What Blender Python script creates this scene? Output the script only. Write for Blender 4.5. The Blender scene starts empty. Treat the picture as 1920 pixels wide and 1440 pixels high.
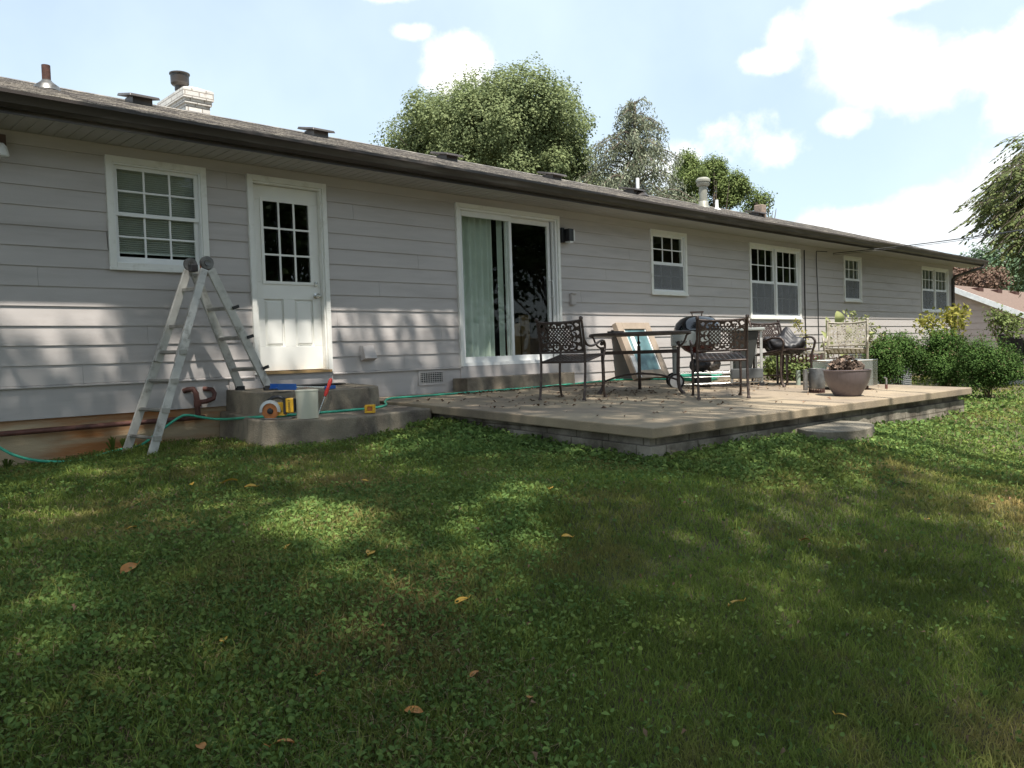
import bpy, math, random
import numpy as np
from mathutils import Vector, Matrix
random.seed(7); RNG = np.random.default_rng(11)
R_ = math.radians
sc = bpy.context.scene
col = sc.collection

# ------------------------------------------------------------------ camera
CF, CYAW, CPITCH, CROLL, CD, CZ = 1523.24, .761035, -.0379418, -.0316145, 8.20802, .176587
_fw = np.array([math.sin(CYAW)*math.cos(CPITCH), math.cos(CYAW)*math.cos(CPITCH), math.sin(CPITCH)])
_r = np.array([math.cos(CYAW), -math.sin(CYAW), 0.]); _u = np.cross(_r, _fw)
RT = math.cos(CROLL)*_r + math.sin(CROLL)*_u
UP = -math.sin(CROLL)*_r + math.cos(CROLL)*_u
FW = _fw; CAM = np.array([0, -CD, CZ])
cd = bpy.data.cameras.new('camera'); cam = bpy.data.objects.new('camera', cd); col.objects.link(cam)
cd.sensor_width = 36; cd.lens = CF/1920*36; cd.clip_start = .05; cd.clip_end = 600
M4 = Matrix.Identity(4)
for i in range(3):
    M4[i][0] = RT[i]; M4[i][1] = UP[i]; M4[i][2] = -FW[i]; M4[i][3] = CAM[i]
cam.matrix_world = M4
sc.camera = cam
def ray(px, py): return FW + RT*(px-960)/CF - UP*(py-720)/CF
def at(px, py, y=0.):                      # photo measurement on a vertical plane parallel to the wall
    d = ray(px, py); t = (y+CD)/d[1]; return CAM + t*d
def pl(px, py, z0=-.30, s=.03):            # ... on a (sloping) slab
    d = ray(px, py); t = (z0 + s*CAM[1] - CAM[2])/(d[2]-s*d[1]); return CAM + t*d
def dp(px, py, depth): return CAM + ray(px, py)*depth
def proj(P):
    d = np.atleast_2d(P)-CAM; z = d@FW; z = np.where(np.abs(z) < 1e-3, 1e-3, z)
    return 960+CF*(d@RT)/z, 720-CF*(d@UP)/z, z

# ------------------------------------------------------------------ light
LD = np.array([.19, .433, -1.]); LD /= np.linalg.norm(LD)     # travel direction of the sunlight
sun = bpy.data.lights.new('sun', 'SUN'); so = bpy.data.objects.new('sun', sun); col.objects.link(so)
sun.energy = 4.7; sun.angle = R_(.8); sun.color = (1, .95, .87)
so.rotation_euler = Vector(LD).to_track_quat('-Z', 'Y').to_euler(); so.location = (0, -20, 40)
sc.view_settings.view_transform = 'Standard'; sc.view_settings.look = 'None'
sc.view_settings.exposure = .90; sc.view_settings.gamma = 1; sc.view_settings.use_curve_mapping = False
w = bpy.data.worlds.new('World'); sc.world = w; w.use_nodes = True
nt = w.node_tree; N = nt.nodes; L = nt.links; N.clear()
def nd(N, t, **k):
    n = N.new(t)
    for a, b in k.items(): setattr(n, a, b)
    return n
def mth(N, L, op, a, b=None, c=None, clamp=False):
    n = nd(N, 'ShaderNodeMath', operation=op, use_clamp=clamp)
    for i, v in enumerate((a, b, c)):
        if v is None: continue
        if isinstance(v, (int, float)): n.inputs[i].default_value = v
        else: L.new(v, n.inputs[i])
    return n.outputs[0]
sky = nd(N, 'ShaderNodeTexSky', sky_type='NISHITA', sun_disc=False, sun_elevation=math.asin(-LD[2]),
         sun_rotation=math.atan2(-LD[0], -LD[1]) % (2*math.pi), altitude=200, air_density=1.0, dust_density=1.6, ozone_density=1.0)
tc = nd(N, 'ShaderNodeTexCoord'); sep = nd(N, 'ShaderNodeSeparateXYZ')
ns = nd(N, 'ShaderNodeTexNoise'); ns.inputs['Scale'].default_value = 7; ns.inputs['Detail'].default_value = 11; ns.inputs['Roughness'].default_value = .62
L.new(tc.outputs['Generated'], ns.inputs['Vector'])
L.new(tc.outputs['Generated'], sep.inputs[0])
az = mth(N, L, 'ARCTAN2', sep.outputs[0], sep.outputs[1]); el = mth(N, L, 'ARCSINE', sep.outputs[2])
CLOUDS = [(845,95,60,45),(850,150,55,45),(780,60,45,18),(1470,60,55,45),(1570,40,80,50),(1440,110,60,30),(1650,120,130,75),(1800,130,160,70),
          (1900,150,60,110),(1370,255,100,55),(1300,300,130,60),(1450,280,70,45),(1575,230,50,28),(1630,425,130,45),(1760,400,110,55),(1890,330,80,60),
          (1900,480,80,60),(1700,0,110,25),(300,-330,300,90),(1300,-400,350,110),(2300,200,200,120),(2700,-100,300,150),(-600,100,300,120),(740,-20,60,22)]
cur = None
for (px, py, rx, ry) in CLOUDS:
    d = ray(px, py); d = d/np.linalg.norm(d); a0 = math.atan2(d[0], d[1]); e0 = math.asin(d[2])
    k = np.linalg.norm(ray(px, py))
    da = mth(N, L, 'MULTIPLY', mth(N, L, 'SUBTRACT', az, a0), CF*k*math.cos(e0)/rx)
    de = mth(N, L, 'MULTIPLY', mth(N, L, 'SUBTRACT', el, e0), CF*k/ry)
    q = mth(N, L, 'SUBTRACT', 1.0, mth(N, L, 'SQRT', mth(N, L, 'ADD', mth(N, L, 'MULTIPLY', da, da), mth(N, L, 'MULTIPLY', de, de))))
    cur = q if cur is None else mth(N, L, 'SMOOTH_MAX', cur, q, .18)
cl = mth(N, L, 'ADD', mth(N, L, 'MINIMUM', cur, .55), mth(N, L, 'MULTIPLY', mth(N, L, 'SUBTRACT', ns.outputs[0], .5), 3.7))
mr = nd(N, 'ShaderNodeMapRange', interpolation_type='SMOOTHSTEP'); L.new(cl, mr.inputs[0])
mr.inputs[1].default_value = -.15; mr.inputs[2].default_value = .68
n2 = nd(N, 'ShaderNodeTexNoise'); n2.inputs['Scale'].default_value = 3.2; n2.inputs['Detail'].default_value = 6
L.new(tc.outputs['Generated'], n2.inputs['Vector'])
veil = nd(N, 'ShaderNodeMapRange'); L.new(n2.outputs[0], veil.inputs[0]); veil.inputs[1].default_value = .35; veil.inputs[2].default_value = .75
veil.inputs[3].default_value = .52; veil.inputs[4].default_value = .82
mx0 = nd(N, 'ShaderNodeMix', data_type='RGBA'); L.new(veil.outputs[0], mx0.inputs[0]); L.new(sky.outputs[0], mx0.inputs[6]); mx0.inputs[7].default_value = (4.9, 5.8, 6.3, 1)
mx = nd(N, 'ShaderNodeMix', data_type='RGBA'); L.new(mr.outputs[0], mx.inputs[0]); L.new(mx0.outputs[2], mx.inputs[6]); mx.inputs[7].default_value = (6.9, 6.9, 6.8, 1)
n3 = nd(N, 'ShaderNodeTexNoise'); n3.inputs['Scale'].default_value = 5; n3.inputs['Detail'].default_value = 8; L.new(tc.outputs['Generated'], n3.inputs['Vector'])
m3 = nd(N, 'ShaderNodeMapRange'); L.new(n3.outputs[0], m3.inputs[0]); m3.inputs[1].default_value = .35; m3.inputs[2].default_value = .62
mc = nd(N, 'ShaderNodeMix', data_type='RGBA'); L.new(m3.outputs[0], mc.inputs[0]); mc.inputs[6].default_value = (6.0, 6.15, 6.3, 1); mc.inputs[7].default_value = (7.6, 7.6, 7.4, 1); L.new(mc.outputs[2], mx.inputs[7])
bg = nd(N, 'ShaderNodeBackground'); bg.inputs[1].default_value = .108; L.new(mx.outputs[2], bg.inputs[0])
L.new(bg.outputs[0], nd(N, 'ShaderNodeOutputWorld').inputs[0])

# ------------------------------------------------------------------ materials
def mat(name, c=(.5,.5,.5), rough=.6, metal=0., var=.12, scale=6., c2=None, c2amt=0., c2scale=2., stretch=(1,1,1), bump=0., bscale=60.,
        tint=False, trans=0., spec=None, coat=0., speck=0., alpha=None):
    m = bpy.data.materials.new(name); m.use_nodes = True; n = m.node_tree.nodes; l = m.node_tree.links; n.clear()
    out = nd(n, 'ShaderNodeOutputMaterial'); b = nd(n, 'ShaderNodeBsdfPrincipled')
    b.inputs['Roughness'].default_value = rough; b.inputs['Metallic'].default_value = metal
    if spec is not None: b.inputs['Specular IOR Level'].default_value = spec
    if coat: b.inputs['Coat Weight'].default_value = coat; b.inputs['Coat Roughness'].default_value = .08
    t = nd(n, 'ShaderNodeTexCoord'); mp = nd(n, 'ShaderNodeMapping'); mp.inputs['Scale'].default_value = stretch
    l.new(t.outputs['Object'], mp.inputs[0])
    nz = nd(n, 'ShaderNodeTexNoise'); nz.inputs['Scale'].default_value = scale; nz.inputs['Detail'].default_value = 6; l.new(mp.outputs[0], nz.inputs['Vector'])
    hsv = nd(n, 'ShaderNodeHueSaturation'); 
    v = nd(n, 'ShaderNodeMapRange'); l.new(nz.outputs[0], v.inputs[0]); v.inputs[1].default_value = .3; v.inputs[2].default_value = .7
    v.inputs[3].default_value = 1-var; v.inputs[4].default_value = 1+var
    base = None
    if c2 is not None:
        nb = nd(n, 'ShaderNodeTexNoise'); nb.inputs['Scale'].default_value = c2scale; nb.inputs['Detail'].default_value = 7; nb.inputs['Roughness'].default_value = .62
        l.new(mp.outputs[0], nb.inputs['Vector'])
        m2 = nd(n, 'ShaderNodeMapRange'); l.new(nb.outputs[0], m2.inputs[0]); m2.inputs[1].default_value = .62-.3*c2amt; m2.inputs[2].default_value = .74-.2*c2amt
        mm = nd(n, 'ShaderNodeMix', data_type='RGBA'); l.new(m2.outputs[0], mm.inputs[0]); mm.inputs[6].default_value = (*c, 1); mm.inputs[7].default_value = (*c2, 1)
        l.new(mm.outputs[2], hsv.inputs['Color'])
    else: hsv.inputs['Color'].default_value = (*c, 1)
    val = v.outputs[0]
    if tint:
        at_ = nd(n, 'ShaderNodeAttribute', attribute_name='tint')
        val = mth(n, l, 'MULTIPLY', val, mth(n, l, 'ADD', .68, mth(n, l, 'MULTIPLY', at_.outputs['Fac'], .64)))
        l.new(mth(n, l, 'ADD', .515, mth(n, l, 'MULTIPLY', at_.outputs['Fac'], -.03)), hsv.inputs['Hue'])
    if speck:
        s = nd(n, 'ShaderNodeTexNoise'); s.inputs['Scale'].default_value = 160; s.inputs['Detail'].default_value = 2; l.new(t.outputs['Object'], s.inputs['Vector'])
        val = mth(n, l, 'MULTIPLY', val, mth(n, l, 'ADD', 1-speck/2, mth(n, l, 'MULTIPLY', s.outputs[0], speck)))
    l.new(val, hsv.inputs['Value']); l.new(hsv.outputs[0], b.inputs['Base Color'])
    if bump:
        bn = nd(n, 'ShaderNodeTexNoise'); bn.inputs['Scale'].default_value = bscale; bn.inputs['Detail'].default_value = 5; l.new(mp.outputs[0], bn.inputs['Vector'])
        bp = nd(n, 'ShaderNodeBump'); bp.inputs['Strength'].default_value = bump; bp.inputs['Distance'].default_value = .01; l.new(bn.outputs[0], bp.inputs['Height']); l.new(bp.outputs[0], b.inputs['Normal'])
    sh = b.outputs[0]
    if trans:
        tr = nd(n, 'ShaderNodeBsdfTranslucent'); l.new(hsv.outputs[0], tr.inputs[0]); ms = nd(n, 'ShaderNodeMixShader'); ms.inputs[0].default_value = trans
        l.new(sh, ms.inputs[1]); l.new(tr.outputs[0], ms.inputs[2]); sh = ms.outputs[0]
    if alpha is not None:
        tp = nd(n, 'ShaderNodeBsdfTransparent'); ms = nd(n, 'ShaderNodeMixShader'); ms.inputs[0].default_value = alpha
        l.new(tp.outputs[0], ms.inputs[1]); l.new(sh, ms.inputs[2]); sh = ms.outputs[0]
    l.new(sh, out.inputs[0]); m['b'] = b.name
    return m
def glass(name, tint=(.93,.95,.93), refl=.48):
    m = bpy.data.materials.new(name); m.use_nodes = True; n = m.node_tree.nodes; l = m.node_tree.links; n.clear()
    out = nd(n, 'ShaderNodeOutputMaterial'); tp = nd(n, 'ShaderNodeBsdfTransparent'); tp.inputs[0].default_value = (*tint, 1)
    g = nd(n, 'ShaderNodeBsdfGlossy'); g.inputs['Roughness'].default_value = .015; g.inputs[0].default_value = (1,1,1,1)
    fr = nd(n, 'ShaderNodeFresnel'); fr.inputs[0].default_value = 1.6
    nz = nd(n, 'ShaderNodeTexNoise'); nz.inputs['Scale'].default_value = 3; t = nd(n, 'ShaderNodeTexCoord'); l.new(t.outputs['Object'], nz.inputs['Vector'])
    bp = nd(n, 'ShaderNodeBump'); bp.inputs['Strength'].default_value = .02; bp.inputs['Distance'].default_value = .02; l.new(nz.outputs[0], bp.inputs['Height']); l.new(bp.outputs[0], g.inputs['Normal'])
    ge = nd(n, 'ShaderNodeNewGeometry'); f2 = mth(n, l, 'MULTIPLY', mth(n, l, 'MULTIPLY', fr.outputs[0], refl, clamp=True), mth(n, l, 'SUBTRACT', 1.0, ge.outputs['Backfacing']))
    ms = nd(n, 'ShaderNodeMixShader'); l.new(f2, ms.inputs[0]); l.new(tp.outputs[0], ms.inputs[1]); l.new(g.outputs[0], ms.inputs[2]); l.new(ms.outputs[0], out.inputs[0])
    return m
def mortar(m, bw, bh, ms, colm=(.3,.29,.27), axis='xz', bias=.0, off=.5):
    """lay brick / block joints over an existing procedural material (colour and bump)"""
    n = m.node_tree.nodes; l = m.node_tree.links; b = n[m['b']]
    t = nd(n, 'ShaderNodeTexCoord'); s = nd(n, 'ShaderNodeSeparateXYZ'); l.new(t.outputs['Object'], s.inputs[0]); cb = nd(n, 'ShaderNodeCombineXYZ')
    h = mth(n, l, 'ADD', s.outputs[0], s.outputs[1]) if axis == 'xz' else s.outputs[0]
    l.new(h, cb.inputs[0]); l.new(s.outputs[2] if axis == 'xz' else s.outputs[1], cb.inputs[1])
    br = nd(n, 'ShaderNodeTexBrick'); br.inputs['Scale'].default_value = 1; br.inputs['Brick Width'].default_value = bw; br.inputs['Row Height'].default_value = bh
    br.inputs['Mortar Size'].default_value = ms; br.inputs['Bias'].default_value = bias; br.offset = off
    br.inputs['Color1'].default_value = (.82,.82,.82,1); br.inputs['Color2'].default_value = (1,1,1,1); br.inputs['Mortar'].default_value = (*colm, 1)
    l.new(cb.outputs[0], br.inputs['Vector'])
    old = b.inputs['Base Color'].links[0].from_socket
    mm = nd(n, 'ShaderNodeMix', data_type='RGBA', blend_type='MULTIPLY'); mm.inputs[0].default_value = 1; l.new(old, mm.inputs[6]); l.new(br.outputs[0], mm.inputs[7]); l.new(mm.outputs[2], b.inputs['Base Color'])
    bp = nd(n, 'ShaderNodeBump'); bp.inputs['Strength'].default_value = .5; bp.inputs['Distance'].default_value = .01; bp.invert = True; l.new(br.outputs['Fac'], bp.inputs['Height'])
    if b.inputs['Normal'].links: l.new(b.inputs['Normal'].links[0].from_socket, bp.inputs['Normal'])
    l.new(bp.outputs[0], b.inputs['Normal'])
    return m
MT = dict(
 siding=mat('siding paint', (.465,.43,.41), .55, var=.05, scale=3, c2=(.415,.38,.36), c2amt=.4, c2scale=1.2, stretch=(.5,1,4), bump=.12, bscale=90),
 soffit=mat('soffit paint', (.42,.40,.375), .6, var=.05, scale=2),
 trim=mat('white trim paint', (.78,.77,.72), .45, var=.05, scale=5, c2=(.62,.60,.54), c2amt=.25, c2scale=5),
 door=mat('white door paint', (.80,.79,.74), .38, var=.03, scale=4),
 vinyl=mat('white vinyl', (.80,.80,.78), .35, var=.03, scale=4),
 gutter=mat('dark brown aluminium', (.045,.036,.031), .38, var=.25, scale=2.5, stretch=(.3,1,3), c2=(.11,.095,.085), c2amt=.4, c2scale=3),
 shingle=mat('weathered shingle', (.11,.10,.095), .9, var=.45, scale=30, c2=(.27,.245,.21), c2amt=.6, c2scale=3, stretch=(1,1,1), bump=.6, bscale=80, speck=.8),
 found=mat('stained foundation', (.43,.33,.21), .85, var=.18, scale=3, c2=(.36,.15,.05), c2amt=.62, c2scale=1.3, stretch=(.5,1,3.2), bump=.3, bscale=30, speck=.4),
 concrete=mat('weathered concrete', (.27,.225,.165), .85, var=.28, scale=2.6, c2=(.11,.09,.07), c2amt=.6, c2scale=1.9, bump=.8, bscale=70, speck=.5),
 slab=mat('patio concrete', (.31,.245,.165), .85, var=.2, scale=1.7, c2=(.19,.15,.11), c2amt=.55, c2scale=.9, bump=.3, bscale=80, speck=.45),
 block=mortar(mat('concrete block', (.34,.30,.24), .9, var=.25, scale=4, c2=(.12,.10,.075), c2amt=.75, c2scale=2.4, bump=.45, bscale=50, speck=.5), .40, .20, .007, (.45,.44,.4), bias=0),
 iron=mat('bronze brown cast metal', (.062,.043,.036), .42, .35, var=.3, scale=30, c2=(.12,.09,.075), c2amt=.3, c2scale=12),
 ironsunlit=mat('sunlit cast metal', (.30,.27,.21), .5, .1, var=.15, scale=30, c2=(.17,.14,.11), c2amt=.4, c2scale=12),  # paler copy of the cast metal, sunlight put into the colour
 alu=mat('worn aluminium', (.52,.51,.48), .45, .5, var=.15, scale=8, c2=(.28,.27,.24), c2amt=.3, c2scale=9, stretch=(1,1,1)),
 alud=mat('dull aluminium rung', (.34,.33,.30), .5, .6, var=.2, scale=15),
 black=mat('black plastic', (.018,.018,.02), .4, var=.2), rubber=mat('black rubber', (.02,.02,.02), .8),
 enamel=mat('black enamel', (.008,.009,.013), .07, var=.1, coat=.6, spec=.7), enamelred=mat('dark red brown enamel', (.085,.02,.018), .25, coat=.3),
 greyplas=mat('grey green thermoset plastic', (.27,.29,.275), .55, var=.08), dkplas=mat('charcoal bin plastic', (.035,.038,.036), .55, var=.15),
 steel=mat('stainless steel', (.58,.58,.55), .27, .95, var=.08, scale=5, stretch=(1,1,.2)), galv=mat('galvanised steel', (.34,.335,.32), .45, .6, var=.25, scale=20, c2=(.18,.16,.14), c2amt=.5, c2scale=6),
 starter=mat('smoked galvanised steel', (.2,.2,.195), .45, .7, var=.3, scale=14, c2=(.07,.065,.06), c2amt=.5, c2scale=7),
 rust=mat('rusty iron', (.085,.038,.028), .75, .2, var=.3, scale=25, c2=(.045,.025,.02), c2amt=.4, c2scale=10, bump=.3),
 gas=mat('red oxide pipe paint', (.125,.048,.035), .6, var=.25, scale=12, c2=(.07,.03,.022), c2amt=.4, c2scale=8),
 hose=mat('teal green hose', (.055,.42,.27), .4, var=.12, scale=10, c2=(.04,.30,.2), c2amt=.3, c2scale=4),
 yellow=mat('yellow tool plastic', (.72,.40,.02), .42, var=.1), orange=mat('orange rusty blade', (.42,.15,.05), .45, .5, var=.3, scale=20),
 blue=mat('blue plastic', (.02,.12,.42), .4, var=.1), red=mat('red plastic', (.62,.035,.025), .35, var=.06), cream=mat('cream plastic', (.66,.64,.52), .5, var=.04),
 pot=mat('brown grey glazed pot', (.145,.115,.115), .45, var=.15, scale=5, stretch=(6,6,.3), c2=(.10,.08,.08), c2amt=.4, c2scale=5, bump=.25, bscale=30),
 card=mat('cardboard', (.30,.24,.185), .8, var=.12, c2=(.23,.18,.14), c2amt=.3), paper=mat('label paper', (.72,.70,.66), .7, var=.04), film=mat('plastic film over glass', (.10,.19,.20), .35, var=.35, scale=5, c2=(.25,.33,.34), c2amt=.4, c2scale=4),
 wilt=mat('dead plant matter', (.11,.075,.055), .95, var=.4, scale=20, c2=(.28,.2,.15), c2amt=.5, c2scale=12, bump=.8, bscale=60),
 cover=mat('black vinyl cover', (.018,.017,.019), .5, var=.3, scale=8), covergrey=mat('faded vinyl cover', (.055,.05,.058), .5, var=.3, scale=6),
 whitebrick=mortar(mat('white painted brick', (.74,.71,.66), .8, var=.08, scale=8, c2=(.5,.46,.42), c2amt=.3, c2scale=8, bump=.3), .22, .075, .008, (.45,.42,.4)),
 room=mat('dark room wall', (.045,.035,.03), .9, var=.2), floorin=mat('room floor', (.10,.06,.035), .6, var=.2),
 curtain=mat('pale mint curtain', (.66,.74,.66), .8, var=.06, trans=.25), blind=mat('white blind', (.70,.74,.72), .5, var=.03), blinddk=mat('grey blind', (.42,.44,.43), .6),
 screen=mat('insect screen', (.22,.225,.235), .8, var=.05, alpha=.55),
 glass=glass('window glass'), glassr=glass('door glass', (.75,.77,.75), 1.2),
 bark=mat('bark', (.14,.11,.085), .95, var=.35, scale=8, stretch=(3,3,.6), bump=.8, bscale=20),
 leafA=mat('maple leaf', (.20,.24,.11), .7, spec=.12, tint=True, trans=.35, var=.15, scale=.5), leafB=mat('grey green needle', (.25,.275,.19), .7, spec=.12, tint=True, trans=.2, var=.15, scale=.5),
 leafC=mat('mid green leaf', (.16,.205,.07), .7, spec=.12, tint=True, trans=.28, var=.15, scale=.5), leafD=mat('dusty walnut leaf', (.125,.15,.055), .7, spec=.12, tint=True, trans=.25, var=.2, scale=1),
 leafF=mat('far blue green leaf', (.12,.18,.10), .7, spec=.12, tint=True, trans=.2, var=.2, scale=.2), brown=mat('brown dead vine', (.17,.11,.08), .7, spec=.12, tint=True, trans=.1, var=.2, scale=.5),
 box=mat('glossy boxwood leaf', (.065,.12,.028), .7, spec=.12, tint=True, trans=.25, var=.15, scale=2), yel=mat('yellow green leaf', (.28,.27,.06), .7, spec=.12, tint=True, trans=.35, var=.2, scale=6),
 shade=mat('shade tree leaf', (.05,.085,.022), .7, spec=.12, tint=True, trans=.12, var=.15), bigleaf=mat('large pale leaf', (.36,.39,.17), .7, spec=.12, tint=True, trans=.4, var=.15, scale=6), stem=mat('brown stem', (.14,.09,.05), .8),
 blade=mat('grass blade', (.165,.22,.048), .7, spec=.12, tint=True, trans=.35, var=.3, scale=1.1, c2=(.32,.25,.095), c2amt=.42, c2scale=.75),
 weed=mat('ground cover leaf', (.13,.205,.056), .7, spec=.12, tint=True, trans=.3, var=.22, scale=1.3, c2=(.16,.21,.05), c2amt=.4, c2scale=.9),
 thatch=mat('dry thatch', (.30,.22,.12), .8, tint=True, trans=.1, var=.25), litter=mat('brown leaf litter', (.16,.095,.05), .7, tint=True, var=.3),
 soil=mat('lawn soil', (.06,.062,.022), .95, var=.3, scale=6, c2=(.11,.085,.045), c2amt=.55, c2scale=1.1, bump=.8, bscale=40),
 fall=mat('fallen yellow leaf', (.62,.36,.05), .5, tint=False, trans=.2, var=.2, scale=30, c2=(.4,.2,.04), c2amt=.3, c2scale=20), fallb=mat('fallen brown leaf', (.40,.17,.04), .6, var=.25, scale=30),
 walnut=mat('green husk', (.30,.34,.07), .5, var=.15, scale=20),
 nroof=mat('red brown shingle', (.155,.105,.08), .9, var=.25, scale=14, speck=.5), nwall=mat('pink neighbour siding', (.56,.44,.40), .7, var=.05), nfascia=mat('white fascia', (.8,.8,.8), .5),
 fence=mat('dark stained fence', (.035,.028,.024), .85, var=.4, scale=5, stretch=(6,6,.4)), lens=mat('frosted white lens', (.72,.72,.70), .3, var=.02), cable=mat('black cable', (.02,.02,.02), .6),
 ac=mat('grey unit paint', (.40,.41,.42), .45, .2, var=.1),
)

# ------------------------------------------------------------------ mesh helpers
class MB:
    def __init__(s): s.v = []; s.f = []; s.t = []
    def add(s, vs, fs):
        o = len(s.v); s.v += [tuple(map(float, v)) for v in vs]; s.f += [tuple(i+o for i in f) for f in fs]; return s
    def box(s, x0, x1, y0, y1, z0, z1):
        return s.add([(x0,y0,z0),(x1,y0,z0),(x1,y1,z0),(x0,y1,z0),(x0,y0,z1),(x1,y0,z1),(x1,y1,z1),(x0,y1,z1)],
                     [(3,2,1,0),(4,5,6,7),(0,1,5,4),(1,2,6,5),(2,3,7,6),(3,0,4,7)])
    def beam(s, p, q, wa, wb, up=(0,0,1)):      # rectangular bar, wa along 'up'-ish, wb across
        p = np.array(p, float); q = np.array(q, float); d = q-p; d /= np.linalg.norm(d); up = np.array(up, float)
        a = up-d*(up@d); a /= np.linalg.norm(a)+1e-9; b = np.cross(d, a); a = a*wa/2; b = b*wb/2
        vs = [p-a-b, p-a+b, p+a+b, p+a-b, q-a-b, q-a+b, q+a+b, q+a-b]
        return s.add(vs, [(0,1,2,3),(7,6,5,4),(4,5,1,0),(5,6,2,1),(6,7,3,2),(7,4,0,3)])
    def tube(s, pts, r, seg=8, cap=True):
        P = [np.array(p, float) for p in pts]; n = len(P); rr = r if hasattr(r, '__len__') else [r]*n
        prev = None; rings = []
        for i in range(n):
            d = P[min(i+1, n-1)]-P[max(i-1, 0)]; d = d/(np.linalg.norm(d)+1e-9)
            if prev is None:
                a = np.cross(d, (0,0,1)); 
                if np.linalg.norm(a) < 1e-3: a = np.cross(d, (1,0,0))
            else: a = prev-d*(prev@d)
            a = a/(np.linalg.norm(a)+1e-9); prev = a; b = np.cross(d, a)
            rings.append([P[i]+rr[i]*(math.cos(2*math.pi*k/seg)*a+math.sin(2*math.pi*k/seg)*b) for k in range(seg)])
        vs = [v for g in rings for v in g]; fs = []
        for i in range(n-1):
            for k in range(seg):
                fs.append((i*seg+k, i*seg+(k+1)%seg, (i+1)*seg+(k+1)%seg, (i+1)*seg+k))
        if cap: fs.append(tuple(range(seg-1, -1, -1))); fs.append(tuple((n-1)*seg+k for k in range(seg)))
        return s.add(vs, fs)
    def lathe(s, prof, c=(0,0,0), seg=24, axis='z'):
        vs = []; n = len(prof); c = np.array(c, float)
        for (r, z) in prof:
            for k in range(seg):
                a = 2*math.pi*k/seg; x, y = r*math.cos(a), r*math.sin(a)
                v = (x, y, z) if axis == 'z' else ((x, z, y) if axis == 'y' else (z, x, y)); vs.append(c+np.array(v))
        fs = [(i*seg+k, i*seg+(k+1)%seg, (i+1)*seg+(k+1)%seg, (i+1)*seg+k) for i in range(n-1) for k in range(seg)]
        if axis == 'y': fs = [f[::-1] for f in fs]
        if prof[0][0] > 1e-4: fs.append(tuple(range(seg)))
        if prof[-1][0] > 1e-4: fs.append(tuple((n-1)*seg+k for k in range(seg)))
        return s.add(vs, fs)
    def prism(s, pts, zt, zb):                  # outline (x,y); zt, zb numbers or functions of (x,y)
        f = lambda z, p: z(*p) if callable(z) else z
        n = len(pts); vs = [(x, y, f(zt, (x,y))) for x, y in pts]+[(x, y, f(zb, (x,y))) for x, y in pts]
        return s.add(vs, [tuple(range(n)), tuple(range(2*n-1, n-1, -1))]+[(i+n, (i+1)%n+n, (i+1)%n, i) for i in range(n)])
    def extrude(s, prof, x0, x1):               # profile (y,z) swept along x
        n = len(prof); vs = [(x0, y, z) for y, z in prof]+[(x1, y, z) for y, z in prof]
        return s.add(vs, [tuple(range(n)), tuple(range(2*n-1, n-1, -1))]+[(i+n, (i+1)%n+n, (i+1)%n, i) for i in range(n)])
    def xf(s, M):
        M = Matrix(M); s.v = [tuple(M @ Vector(v)) for v in s.v]; return s
def build(name, mb, m, parent=None, origin=None, smooth=None, bevel=0):
    me = bpy.data.meshes.new(name)
    o0 = np.array(origin if origin is not None else (0,0,0), float)
    V = np.array(mb.v, float)-o0 if len(mb.v) else np.zeros((0,3))
    me.from_pydata(V.tolist(), [], mb.f); me.update()
    me.materials.append(m)
    import bmesh
    bm = bmesh.new(); bm.from_mesh(me); bmesh.ops.recalc_face_normals(bm, faces=bm.faces); bm.to_mesh(me); bm.free()
    if smooth is not None:
        me.shade_smooth(); me.set_sharp_from_angle(angle=R_(smooth))
    ob = bpy.data.objects.new(name, me); col.objects.link(ob)
    if parent is not None: ob.parent = parent
    if bevel:
        b = ob.modifiers.new('bevel', 'BEVEL'); b.width = bevel; b.segments = 2; b.limit_method = 'ANGLE'; b.angle_limit = R_(40)
    return ob
def tag(o, label=None, cat=None, group=None, kind=None):
    if label: o['label'] = label
    if cat: o['category'] = cat
    if group: o['group'] = group
    if kind: o['kind'] = kind
    return o
def empty(name, loc, label=None, cat=None, group=None, rz=0):
    o = bpy.data.objects.new(name, None); col.objects.link(o); o.location = loc; o.rotation_euler = (0,0,rz); o.empty_display_size = .1
    return tag(o, label, cat, group)
class Thing:
    """an Empty at the base; parts are modelled in world coordinates and shifted to it"""
    def __init__(s, name, loc, label, cat, group=None): s.o = empty(name, loc, label, cat, group); s.loc = np.array(loc, float)
    def part(s, name, mb, m, parent=None, smooth=None, bevel=0, label=None):
        p = build(name, mb, m, parent or s.o, s.loc, smooth, bevel)
        if label: p['label'] = label
        return p
def copy_tree(o, parent=None):
    c = o.copy(); col.objects.link(c)
    if parent is not None: c.parent = parent
    for ch in list(o.children): copy_tree(ch, c)
    return c
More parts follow.
